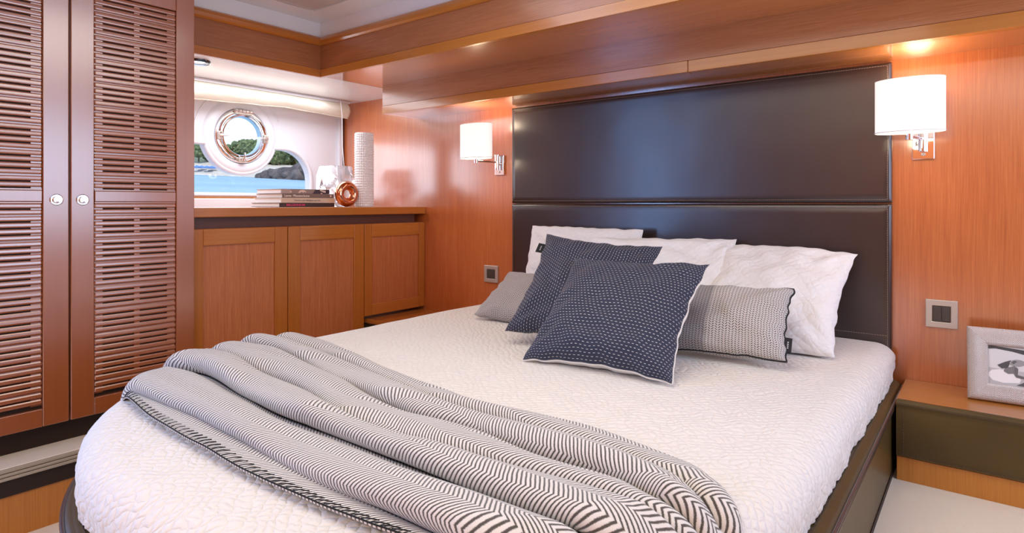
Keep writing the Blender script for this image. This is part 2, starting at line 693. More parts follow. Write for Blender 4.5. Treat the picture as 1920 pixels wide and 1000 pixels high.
# ------------------------------------------------------------------ the setting
# floors
box('floor', (-0.9, 1.19, -1.6, 2.62, -0.04, 0.0), M['carpet'], kind='structure')
box('floor_lower', (-2.60, -0.88, -1.6, 2.6, -0.28, -0.24), M['carpet_low'], kind='structure')
box('floor_ledge', (-3.5, -2.575, -1.6, 1.2, -0.03, 0.0), M['carpet_low'], kind='structure', bevel=0.004)
for i, (x, z0, z1) in enumerate([(-2.566, -0.014, -0.002), (-2.563, -0.026, -0.016), (-2.560, -0.038, -0.028)]):
    box('trim_%d' % (i + 1), (-2.60, x, -1.6, 1.2, z0, z1), M['grey_strip'], kind='structure', bevel=0.002)
box('trim_4', (-2.60, -2.572, -1.6, 1.2, -0.095, -0.036), M['dark'], kind='structure')
box('baseboard_left', (-2.61, -2.578, -1.6, 1.2, -0.24, -0.09), M['riser'], kind='structure')
# bulkhead behind the bed
box('wall_front', (-3.56, 1.19, 2.60, 2.66, -0.28, 1.90), M['wall_wood'], kind='structure')
box('wall_back', (-3.56, 1.25, -1.66, -1.60, -0.28, 1.90), M['veneer_z'], kind='structure')
# starboard wall with window opening
plate_holes('wall_right', [(-1.6, -0.28), (2.62, -0.28), (2.62, 1.9), (-1.6, 1.9)],
            [[(0.70, 0.70), (2.40, 0.70), (2.40, 1.70), (0.70, 1.70)]],
            lambda p: (1.19, p[0], p[1]), lambda p: (1.25, p[0], p[1]), M['veneer_z'], kind='structure')
plate_holes('wall_left', [(-1.6, 0.0), (0.30, 0.0), (0.30, 1.845), (-1.6, 1.845)], [[(-1.20, 0.25), (-0.04, 0.25), (-0.04, 1.84), (-1.20, 1.84)]],
            lambda p: (-2.66, p[0], p[1]), lambda p: (-2.72, p[0], p[1]), M['wardrobe'], kind='structure')  # opening made up to let the added blue fill lamp shine in
box('wall_port_aft', (-3.56, -3.52, -1.6, 0.30, 0.0, 1.85), M['gel'], kind='structure')  # unseen wall closing off the made-up opening
# ceiling
CZ = 1.845
box('ceiling', (-3.56, 1.25, -1.66, 2.66, CZ + 0.012, CZ + 0.06), M['white_gloss'], kind='structure')
plate_holes('trim_5', [(-2.83, -1.6), (1.19, -1.6), (1.19, 1.96), (-2.83, 1.96)],
            [[(-2.66, -1.45), (1.05, -1.45), (1.05, 1.80), (-2.66, 1.80)]],
            lambda p: (p[0], p[1], CZ), lambda p: (p[0], p[1], CZ + 0.012), M['white_gloss'], kind='structure')
box('trim_6', (-2.645, 1.035, -1.435, 1.785, CZ - 0.004, CZ + 0.011), M['ceiling_panel'], kind='structure', bevel=0.006)
# headliner over the port counter, upper soffit, lower soffit
box('trim_7', (-3.56, -2.81, 0.3, 2.60, 1.563, 1.60), M['white_gloss'], kind='structure')
box('trim_8', (-2.806, 1.19, 1.945, 2.60, 1.563, 1.60), M['soffit'], kind='structure')
box('trim_9', (-2.70, 1.19, 2.325, 2.60, 1.402, 1.44), M['soffit'], kind='structure')
box('trim_17', (-2.755, -2.703, 2.325, 2.60, 1.402, 1.44), M['soffit'], kind='structure')


def split_run(n1, n2, prof, m1, m2):
    # two mitred pieces with different grain direction
    for (nm, mat, a, b) in ((n1, m1, 0, 1), (n2, m2, 1, 2)):
        V, F = [], []
        P = []
        for (o, z) in prof:
            q = [(-2.80 + o, 0.32, z), (-2.80 + o, 1.935 - o, z), (1.19, 1.935 - o, z)]
            V += [q[a], q[b]]
        n = len(prof)
        for i in range(n):
            j = (i + 1) % n
            F.append((i * 2, j * 2, j * 2 + 1, i * 2 + 1))
        F.append(tuple(i * 2 for i in range(n)))
        F.append(tuple(i * 2 + 1 for i in range(n))[::-1])
        o = mesh(nm, V, F, mat, kind='structure')
        bm = bmesh.new()
        bm.from_mesh(o.data)
        bmesh.ops.recalc_face_normals(bm, faces=bm.faces)
        bm.to_mesh(o.data)
        bm.free()


split_run('trim_10', 'trim_11', [(-0.02, 1.556), (0.0, 1.556), (0.0, 1.5965), (-0.02, 1.5965)], M['solid_y'], M['solid_x'])
split_run('trim_12', 'trim_13', [(-0.02, 1.5985), (-0.003, 1.5985), (-0.003, 1.725), (-0.02, 1.725)], M['veneer_y'], M['veneer_x'])
split_run('trim_14', 'trim_15', [(-0.02, 1.722), (0.006, 1.722), (0.016, 1.730), (0.018, 1.745), (0.012, 1.760), (0.0, 1.769), (-0.02, 1.769)], M['solid_y'], M['solid_x'])
split_run('trim_18', 'trim_19', [(-0.03, 1.769), (-0.008, 1.769), (-0.008, CZ), (-0.03, CZ)], M['white_gloss'], M['white_gloss'])
# lower beam above the headboard
box('trim_20', (-2.755, 1.19, 2.322, 2.36, 1.447, 1.563), M['veneer_x'], kind='structure')
box('trim_21', (-2.755, -0.93, 2.318, 2.36, 1.400, 1.4455), M['solid_x'], kind='structure', bevel=0.0015)
box('trim_22', (-0.927, 1.19, 2.318, 2.36, 1.400, 1.4455), M['solid_x'], kind='structure', bevel=0.0015)

# ------------------------------------------------------------------ port hull side: window, porthole
PY, PZ = 1.87, 1.282
wz0, wz1, wy0, wy1 = 0.945, 1.220, 1.406, 2.334


def window_hole(g=0.0):
    pts = []
    z0, z1, y0, y1 = wz0 - g, wz1 + g, wy0 - g, wy1 + g
    rc = 0.228 - g
    dy = math.sqrt(rc ** 2 - (PZ - z1) ** 2)

    def arc(cy, cz, ry, rz, a0, a1, n):
        for i in range(n + 1):
            a = R(a0 + (a1 - a0) * i / n)
            pts.append((cy + ry * math.cos(a), cz + rz * math.sin(a)))
    arc(y1 - 0.03, z0 + 0.03, 0.03, 0.03, -90, 0, 5)
    arc(y1 - 0.19, z1 - 0.19, 0.19, 0.19, 0, 90, 12)
    a = math.degrees(math.atan2(z1 - PZ, dy))
    arc(PY, PZ, rc, rc, a, -180 - a, 30)
    arc(y0 + 0.19, z1 - 0.19, 0.19, 0.19, 90, 180, 12)
    arc(y0 + 0.03, z0 + 0.03, 0.03, 0.03, 180, 270, 5)
    return pts


def circ(cy, cz, r, n=48, rev=False):
    l = [(cy + r * math.cos(2 * PI * i / n), cz + r * math.sin(2 * PI * i / n)) for i in range(n)]
    return l[::-1] if rev else l


HX = -3.50
hull = plate_holes('wall_port', [(0.3, 0.85), (2.60, 0.85), (2.60, 1.60), (0.3, 1.60)], [window_hole(), circ(PY, PZ, 0.135)],
                   lambda p: (HX, p[0], p[1]), lambda p: (HX - 0.045, p[0], p[1]), M['gel'], kind='structure')
lathe('collar', [(0.160, 0.0), (0.165, 0.016), (0.185, 0.022), (0.212, 0.016), (0.226, 0.0)], (HX, PY, PZ), M['gel'], hull, 72, 'X')
tube('window_lip', [(HX + 0.004, a, b) for a, b in window_hole(0.010)], 0.013, M['gel'], hull, 8, True)
tube('raised_moulding', [(HX + 0.001, PY + 0.272 * math.cos(R(a)), PZ + 0.272 * math.sin(R(a))) for a in range(25, 196, 6)], 0.006, M['gel'], hull, 6)
wbox = thing('window_1', '', '', (HX, PY, 1.0))
del wbox['label'], wbox['category']
wbox['kind'] = 'structure'
wh = window_hole(0.002)
plate_holes('pane', wh, [], lambda p: (HX - 0.030, p[0], p[1]), lambda p: (HX - 0.034, p[0], p[1]), M['glass'], wbox)
box('hull_shell', (-3.56, -3.552, 0.3, 0.98, 0.85, 1.6), M['gel'], hull)

port = thing('porthole', 'round chrome opening porthole in the white hull lining', 'porthole', (HX, PY, PZ))
lathe('outer_ring', [(0.128, -0.02), (0.128, 0.014), (0.131, 0.022), (0.134, 0.0235), (0.153, 0.0225), (0.158, 0.019), (0.161, 0.012), (0.161, -0.002)], (HX, PY, PZ), M['chrome'], port, 80, 'X')
lathe('sash_ring', [(0.112, -0.012), (0.112, 0.02), (0.117, 0.029), (0.124, 0.03), (0.127, 0.02)], (HX, PY, PZ), M['chrome'], port, 80, 'X')
V = [(HX - 0.002, PY + 0.114 * math.cos(2 * PI * i / 48), PZ + 0.114 * math.sin(2 * PI * i / 48)) for i in range(48)]
V += [(v[0] - 0.005, v[1], v[2]) for v in V]
mesh('pane', V, [tuple(range(48)), tuple(range(48, 96))[::-1]] + [(i, (i + 1) % 48, 48 + (i + 1) % 48, 48 + i) for i in range(48)], M['glass'], port)
hb = box('hinge', (HX + 0.01, HX + 0.036, PY - 0.052, PY + 0.052, PZ + 0.124, PZ + 0.158), M['nickel'], port, 0.004)
tube('hinge_pin', [(HX + 0.034, PY - 0.056, PZ + 0.146), (HX + 0.034, PY + 0.056, PZ + 0.146)], 0.009, M['nickel'], hb, 10)
for k in range(5):
    y = PY - 0.044 + k * 0.022
    tube('hinge_knuckle', [(HX + 0.034, y - 0.007, PZ + 0.146), (HX + 0.034, y + 0.007, PZ + 0.146)], 0.0115, M['chrome'], hb, 10)
for ang in (183, -3, 268):
    a = R(ang)
    er = Vector((0, math.cos(a), math.sin(a)))
    et = Vector((0, -math.sin(a), math.cos(a)))
    c0 = Vector((HX + 0.03, PY, PZ)) + er * 0.140

    def lx(v, c0=c0, er=er, et=et):
        return c0 + Vector((v.x, 0, 0)) + er * v.y + et * v.z
    lt = box('latch', (-0.006, 0.014, -0.014, 0.014, -0.024, 0.024), M['nickel'], port, 0.003, xf=lx)
    tube('latch_lever', [lx(Vector((0.016, 0.006, 0))), lx(Vector((0.026, -0.012, 0))), lx(Vector((0.028, -0.042, 0)))], [0.007, 0.006, 0.004], M['chrome'], lt, 8)
    for s in (-1, 1):
        tube('latch_screw', [lx(Vector((0.010, 0.0, s * 0.016))), lx(Vector((0.018, 0.0, s * 0.016)))], 0.005, M['chrome'], lt, 8)

# sill and side trim of the window recess
box('trim_30', (-3.50, -3.43, 0.3, 2.60, 0.86, 0.912), M['gel'], kind='structure', bevel=0.004)
box('trim_31', (-3.50, -3.470, 0.3, 2.57, 0.912, 0.923), M['solid_y'], kind='structure', bevel=0.002)
box('trim_32', (-3.50, -3.478, 2.555, 2.583, 0.912, 1.563), M['gel'], kind='structure', bevel=0.003)
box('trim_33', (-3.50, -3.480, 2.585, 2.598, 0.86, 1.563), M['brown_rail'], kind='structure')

# roman blind
bl = thing('roman_blind', 'cream fabric blind gathered up above the porthole', 'blind', (-3.33, 1.8, 1.56))
V, F, UV = [], [], []
NY, NZ = 90, 16
for i in range(NY + 1):
    y = 1.21 + (2.53 - 1.21) * i / NY
    for j in range(NZ + 1):
        q = j / NZ
        zb = 1.452 - 0.012 * math.sin((y - 0.9) * 4.0) + 0.006 * noise.noise(Vector((y * 6, 0, 3)))
        z = 1.560 + (zb - 1.560) * q
        x = -3.37 + 0.045 * math.sin(q * PI * 0.9) + 0.012 * noise.noise(Vector((y * 3.2, q * 2.0, 1))) * q + 0.004 * noise.noise(Vector((y * 14, q * 3, 5)))
        V.append((x, y, z))
for i in range(NY):
    for j in range(NZ):
        a = i * (NZ + 1) + j
        F.append((a, a + 1, a + NZ + 2, a + NZ + 1))
cl = mesh('blind_cloth', V, F, M['blind'], bl, smooth=True)
so = cl.modifiers.new('s', 'SOLIDIFY')
so.thickness = 0.006
tube('hem_bar', [(V[(NZ + 1) * i + NZ][0], V[(NZ + 1) * i + NZ][1], V[(NZ + 1) * i + NZ][2] + 0.002) for i in range(0, NY + 1, 3)], 0.005, M['blind'], bl, 6)
box('head_rail', (-3.40, -3.34, 1.21, 2.54, 1.545, 1.562), M['gel'], bl, 0.002)
tube('pull_cord', [(-3.31, 2.44, 1.555), (-3.30, 2.445, 1.46), (-3.295, 2.445, 1.25), (-3.29, 2.46, 1.05), (-3.28, 2.47, 0.90)], 0.0022, M['paper'], bl, 6)

# ceiling downlight in the headliner
dl = thing('ceiling_downlight', 'round chrome rimmed light in the white headliner above the wardrobe side', 'light', (-2.97, 1.375, 1.563))
lathe('rim', [(0.040, 0.0), (0.040, -0.010), (0.052, -0.012), (0.056, -0.006), (0.057, 0.0)], (-2.97, 1.375, 1.563), M['dark_glass'], dl, 40)
lathe('lens', [(0.001, -0.006), (0.041, -0.006)], (-2.97, 1.375, 1.563), M['lens'], dl, 40)
light('AREA', 'headliner_glow', (-3.10, 1.75, 1.555), 9.5, (0.86, 0.92, 1.0), 0.4, 1.2)

# ------------------------------------------------------------------ port cabinets
CX = -2.693
ct = thing('counter_top', 'long cherry wood counter top under the porthole', 'counter', (-3.1, 1.9, 0.864))
box('worktop', (-3.499, CX + 0.004, 1.20, 2.598, 0.822, 0.864), M['solid_y'], ct, 0.003)
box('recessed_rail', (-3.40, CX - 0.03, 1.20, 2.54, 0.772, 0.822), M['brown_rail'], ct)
dy = [(1.205, 1.677), (1.681, 2.140), (2.144, 2.597)]
labs = ['floor standing cherry cabinet with a framed door next to the louvred wardrobe',
        'middle cherry cabinet with a framed door under the counter',
        'short cherry cabinet with a framed door beside the bulkhead, above the low shelf']
for k, (y0, y1) in enumerate(dy):
    zb = 0.0 if k < 2 else 0.263
    cb = thing('cabinet', labs[k], 'cabinet', (-3.0, (y0 + y1) / 2, zb))
    box('body', (-3.42, CX - 0.024, y0 - 0.001, y1 + 0.001, zb, 0.771), M['veneer_z'], cb)
    st = 0.066 if k < 2 else 0.052
    zt = 0.770
    z0 = zb + (0.01 if k < 2 else 0.0)
    dr = box('door', (CX - 0.020, CX - 0.010, y0 + st * 0.5, y1 - st * 0.5, z0 + 0.02, zt - 0.02), M['veneer_z'], cb)
    box('stile', (CX - 0.020, CX, y0, y0 + st, z0, zt), M['solid'], dr, 0.0022)
    box('stile', (CX - 0.020, CX, y1 - (st if k < 2 else 0.046), y1, z0, zt), M['solid'], dr, 0.0022)
    box('rail', (CX - 0.020, CX - 0.0005, y0 + st + 0.0008, y1 - (st if k < 2 else 0.046) - 0.0008, zt - 0.072, zt), M['solid_y'], dr, 0.0022)
    box('rail', (CX - 0.020, CX - 0.0005, y0 + st + 0.0008, y1 - (st if k < 2 else 0.046) - 0.0008, z0, z0 + 0.062), M['solid_y'], dr, 0.0022)
# low shelf between the cabinets and the bed on the port side
ls = thing('bedside_shelf', 'low cherry shelf between the short cabinet and the far side of the bed', 'shelf', (-2.35, 2.35, 0))
box('shelf_top', (-2.95, -2.09, 2.17, 2.598, 0.222, 0.245), M['solid_y'], ls, 0.003)
box('shelf_front', (-2.95, -2.09, 2.19, 2.21, 0.0, 0.222), M['leather_olive'], ls)
box('platform', (-2.95, -2.09, 2.21, 2.598, 0.0, 0.222), M['veneer_z'], ls)
box('floor_port', (-2.72, -2.05, 1.2, 2.6, -0.04, 0.0), M['carpet'], kind='structure')

# ------------------------------------------------------------------ wardrobe
WX = -2.655
wd = thing('wardrobe', 'tall louvred cherry wardrobe with two doors and chrome knobs', 'wardrobe', (WX, 0.77, 0))
boxes('carcass', [(-3.45, WX - 0.026, 0.305, 1.199, 0.085, CZ)], M['wardrobe'], wd)
box('toe_kick', (-3.40, -2.715, 0.305, 1.199, 0.0, 0.085), M['dark'], wd)
PITCH = 0.0225
# slat meshes shared between alike slats (origin at slat centre line, left end)
L = 0.292


def slat_mesh(slots):
    V, F = [], []

    def add(x0, x1, y0, y1, z0, z1):
        n = len(V)
        V.extend(boxv(x0, x1, y0, y1, z0, z1))
        F.extend([tuple(i + n for i in f) for f in BF])
    # bull-nosed board
    prof = [(-0.014, -0.0084), (-0.003, -0.0084), (-0.0005, -0.0060), (0.0, -0.003), (-0.0006, 0.0045), (-0.003, 0.0084), (-0.014, 0.0084)]
    n = len(prof)
    e = 0.004
    ring = []
    for y, sc in ((0, 0.8), (e, 1.0), (L - e, 1.0), (L, 0.8)):
        for (x, z) in prof:
            V.append((x - (0.002 if sc < 1 else 0), y, z * sc))
    for s in range(3):
        for i in range(n):
            j = (i + 1) % n
            F.append((s * n + i, s * n + j, (s + 1) * n + j, (s + 1) * n + i))
    F.append(tuple(range(n)))
    F.append(tuple(3 * n + i for i in range(n))[::-1])
    # bridging lip under the board
    z0, z1 = -PITCH + 0.0084, -0.0084
    if slots:
        add(-0.014, -0.0085, 0, 0.029, z0, z1)
        add(-0.014, -0.0055, 0.137, 0.157, z0, z1)
        add(-0.014, -0.0085, L - 0.031, L, z0, z1)
    else:
        add(-0.014, -0.0090, 0, L, z0, z1)
    me = bpy.data.meshes.new('louvre_slat')
    me.from_pydata(V, [], F)
    bm = bmesh.new()
    bm.from_mesh(me)
    bmesh.ops.recalc_face_normals(bm, faces=bm.faces)
    bm.to_mesh(me)
    bm.free()
    me.materials.append(M['wardrobe_slat'])
    return me


SLOT, SOLID = slat_mesh(True), slat_mesh(False)


def wdoor(y0, y1, ysl, yknob):
    """y0..y1 door, ysl start of louvre field"""
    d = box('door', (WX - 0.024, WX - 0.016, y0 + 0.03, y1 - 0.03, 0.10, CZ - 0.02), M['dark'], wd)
    z0 = 0.086
    box('stile', (WX - 0.022, WX, y0, ysl - 0.0015, z0, CZ - 0.004), M['wardrobe'], d, 0.0025)
    box('stile', (WX - 0.022, WX, ysl + L + 0.0015, y1, z0, CZ - 0.004), M['wardrobe'], d, 0.0025)
    box('rail', (WX - 0.022, WX - 0.0005, ysl - 0.001, ysl + L + 0.001, z0, 0.150), M['wardrobe'], d, 0.002)
    box('rail', (WX - 0.022, WX - 0.0005, ysl - 0.001, ysl + L + 0.001, 1.682, CZ - 0.004), M['wardrobe'], d, 0.002)
    box('rail', (WX - 0.018, WX + 0.001, ysl, ysl + L, 0.8895, 0.929), M['wardrobe'], d, 0.002)
    for za, zb in ((0.8825, 0.8885), (0.930, 0.936)):
        box('bead', (WX - 0.018, WX - 0.002, ysl, ysl + L, za, zb), M['wardrobe'], d, 0.001)
    zs = [0.937 + PITCH * (i + 0.5) + 0.0015 for i in range(33)] + [0.882 - PITCH * (i + 0.5) + 0.003 for i in range(32)]
    for i, z in enumerate(zs):
        o = bpy.data.objects.new('louvre_slat', SOLID if (i % 4 == 2) else SLOT)
        COL.objects.link(o)
        o.parent = d
        o.location = Vector((WX - 0.001, ysl, z)) - ORG[wd]
    kz = 0.896
    kn = lathe('knob', [(0.0205, 0.0), (0.0205, 0.003), (0.0185, 0.005), (0.0175, 0.0035), (0.0140, 0.0035), (0.0135, 0.012), (0.0120, 0.014), (0.0060, 0.0142), (0.0052, 0.0125), (0.0004, 0.0125)],
               (WX, yknob, kz), M['chrome'], d, 36, 'X', label='round chrome push knob')


wdoor(0.320, 0.767, 0.395, 0.729)
wdoor(0.773, 1.216, 0.849, 0.810)

# ------------------------------------------------------------------ headboard
hb = thing('headboard', 'wide dark brown leather headboard in two padded panels', 'headboard', (-1.14, 2.6, 0.3))


def pad(name, x0, x1, z0, z1, y0=2.565, yb=2.599, bul=0.012, mat=None, parent=None, nx=70, nz=30):
    V, F = [], []

    def m(t):
        return 0.5 - 0.5 * math.cos(PI * t)
    for j in range(nz + 1):
        for i in range(nx + 1):
            u, v = m(i / nx), m(j / nz)
            x, z = x0 + (x1 - x0) * u, z0 + (z1 - z0) * v
            d = min(x - x0, x1 - x, z - z0, z1 - z)
            e = min(d / 0.022, 1.0)
            y = y0 + bul * (1 - math.sqrt(max(0, 1 - (1 - e) ** 2)))
            w = 0.0012 * noise.noise(Vector((x * 3.2, z * 5, 0))) + 0.0006 * noise.noise(Vector((x * 9, z * 9, 4)))
            if 0.010 < d < 0.018:
                y += 0.0016
            V.append((x, y + w * e, z))
    W_ = nx + 1
    for j in range(nz):
        for i in range(nx):
            a = j * W_ + i
            F.append((a, a + 1, a + W_ + 1, a + W_))
    n = len(V)
    ring = [i for i in range(W_)] + [j * W_ + nx for j in range(1, nz + 1)] + [nz * W_ + i for i in range(nx - 1, -1, -1)] + [j * W_ for j in range(nz - 1, 0, -1)]
    for i in ring:
        V.append((V[i][0], yb, V[i][2]))
    m_ = len(ring)
    for k in range(m_):
        F.append((ring[(k + 1) % m_], ring[k], n + k, n + (k + 1) % m_))
    return mesh(name, V, F, mat or M['leather'], parent, smooth=True, auto=60)


HX0, HX1 = -2.003, -0.271
up = pad('upper_panel', HX0, HX1, 0.885, 1.392, parent=hb)
lo = pad('lower_panel', HX0, HX1, 0.335, 0.881, parent=hb)
for par, z0, z1 in ((up, 0.885, 1.392), (lo, 0.335, 0.881)):
    V, F = [], []
    q = 0.012
    yy = 2.5655
    loop = [(HX0 + q, yy, z0 + q), (HX0 + q, yy, z1 - q), (HX1 - q, yy, z1 - q), (HX1 - q, yy, z0 + q), (HX0 + q, yy, z0 + q)]
    dash_geo(loop, 0.0085, 0.006, 0.0010, V, F, (0, -0.0012, 0))
    if par is lo:
        dash_geo([(HX0 + q, yy, 0.405), (HX1 - q, yy, 0.405)], 0.0085, 0.006, 0.0010, V, F, (0, -0.0012, 0))
    mesh('stitching', V, F, M['thread'], par, kind='stuff')

# ------------------------------------------------------------------ bed
BCX, BHW, BYC, BD = -1.155, 0.865, 1.22, 0.79


def outline(off=0.0, m=1, ytop=2.56):
    """bed outline from head right round the foot to head left, offset outwards"""
    P = []
    for i in range(50 * m):
        P.append(Vector((BCX + BHW, ytop + (BYC - ytop) * i / (50 * m), 0)))
    N = 120 * m
    e = 2 / 2.22
    for i in range(N + 1):
        a = PI * i / N
        c, s = math.cos(a), math.sin(a)
        P.append(Vector((BCX + BHW * math.copysign(abs(c) ** e, c), BYC - BD * abs(s) ** e, 0)))
    for i in range(1, 50 * m + 1):
        P.append(Vector((BCX - BHW, BYC + (ytop - BYC) * i / (50 * m), 0)))
    out = []
    for i, p in enumerate(P):
        d = P[min(i + 1, len(P) - 1)] - P[max(i - 1, 0)]
        d.normalize()
        nrm = Vector((-d.y, d.x, 0))
        # outward
        if nrm.dot(p - Vector((BCX, max(p.y, BYC), 0))) < 0:
            nrm = -nrm
        out.append((p + nrm * off, nrm))
    return out


bed = thing('bed', 'island double bed with round foot and padded brown leather base', 'bed', (BCX, 1.5, -0.24))


def sweep(name, prof, mat, parent, closed=False, smooth=True, auto=60):
    O = outline(0)
    V, F = [], []
    for p, n in O:
        for (o, z) in prof:
            V.append((p + n * (o - 0.016)) + Vector((0, 0, z)))
    m = len(prof)
    for i in range(len(O) - 1):
        for k in range(m if closed else m - 1):
            a, b = i * m + k, i * m + (k + 1) % m
            F.append((a, a + m, b + m, b))
    return mesh(name, V, F, mat, parent, smooth=smooth, auto=auto)


base = sweep('base', [(-0.05, 0.20), (-0.04, 0.236), (-0.015, 0.248), (0.02, 0.2535), (0.045, 0.252), (0.052, 0.2485), (0.0535, 0.2475), (0.058, 0.247), (0.066, 0.240), (0.069, 0.230), (0.067, 0.222),
                      (0.064, 0.214), (0.064, 0.02), (0.060, 0.0), (0.064, -0.01), (0.064, -0.24)], M['leather_olive'], bed)
for z, r, o in ((0.2355, 0.0055, 0.0695), (0.2235, 0.005, 0.0685)):
    tube('piping', [(p + n * (o - 0.016)) + Vector((0, 0, z)) for p, n in outline(0)], r, M['leather'], base, 8)
V, F = [], []
dash_geo([(p + n * 0.026) + Vector((0, 0, 0.2535)) for p, n in outline(0)], 0.009, 0.006, 0.0009, V, F, (0, 0, 0.001))
mesh('stitching', V, F, M['thread_dark'], base, kind='stuff')
sweep('toe_dark_strip', [(0.0645, 0.0), (0.066, 0.0), (0.066, 0.018), (0.0645, 0.018)], M['dark'], bed)  # thin dark strip round the base at floor level


# mattress core (under the bedspread)
def loft(name, rings, mat, parent, smooth=True, uv=None, close_top=False):
    V, F = [], []
    n = len(rings[0])
    for r in rings:
        V += r
    for j in range(len(rings) - 1):
        for i in range(n - 1):
            a = j * n + i
            F.append((a, a + 1, a + n + 1, a + n))
    return mesh(name, V, F, mat, parent, smooth=smooth, uv=uv)


MT = 0.383
O = outline(0)
core = []
for q, z in ((-0.02, 0.20), (-0.02, 0.33), (-0.06, 0.362), (-0.3, 0.364)):
    core.append([(p + n * q) + Vector((0, 0, z)) for p, n in O])
core.append([Vector((BCX + (p.x - BCX) * 0.02, max(p.y, BYC), 0.364)) for p, n in O])
loft('mattress', core, M['paper'], bed)

# bedspread
RR = 0.056
rows, UVs = [], []
O = outline(0.018, 4)
NR = 44


def flat_noise(x, y):
    return 0.0035 * noise.noise(Vector((x * 2.2, y * 2.2, 0))) + 0.0018 * noise.noise(Vector((x * 9, y * 9, 3)))


def drop_point(p, n, s, i):
    """s = distance beyond inset edge start along the cloth (0..)"""
    arc = RR * PI / 2
    if s < arc:
        a = s / RR
        q = -RR + RR * math.sin(a)
        z = MT - RR + RR * math.cos(a)
    else:
        q = 0.0
        z = MT - RR - (s - arc)
    return q, z


SIDE = RR * PI / 2 + 0.072
ringS = [SIDE * k / 34 for k in range(35)]
for k in range(NR):
    t = (k / NR)
    row = []
    for (p, n) in O:
        c = Vector((BCX, max(p.y, BYC), 0))
        e = p - n * RR
        x = c.lerp(e, t ** 0.9)
        x.z = MT + flat_noise(x.x, x.y) - 0.004 * t * t
        row.append(x)
        UVs.append((x.x, x.y))
    rows.append(row)
per = [0.0]
for i in range(1, len(O)):
    per.append(per[-1] + (O[i][0] - O[i - 1][0]).length)
for k, s in enumerate(ringS):
    row = []
    for i, (p, n) in enumerate(O):
        q, z = drop_point(p, n, s, i)
        f = min(1.0, s / SIDE)
        w = f * f
        hem = 0.014 * noise.noise(Vector((per[i] * 3.0, 7, 0))) + 0.006 * noise.noise(Vector((per[i] * 11, 2, 0)))
        bulge = 0.012 * math.sin(f * PI) + 0.006 * f + w * 0.012 * noise.noise(Vector((per[i] * 7, z * 5, 1))) + f ** 1.3 * (0.009 * abs(noise.noise(Vector((per[i] * 24, z * 22 + per[i] * 3, 5)))) + 0.006 * abs(noise.noise(Vector((per[i] * 50, z * 42, 9)))) - 0.004)
        pk = p + n * (q + bulge)
        zz = z + w * hem + flat_noise(pk.x, pk.y) * (1 - f) - 0.004 * (1 - f)
        zz = max(zz, 0.256)
        pk.z = zz
        row.append(pk)
        ux = p - n * RR + n * s
        UVs.append((ux.x, ux.y))
    rows.append(row)
sp = loft('bedspread', rows, M['quilt'], None, uv=UVs)
tag(sp, 'white quilted bedspread covering the whole mattress', 'bedspread')


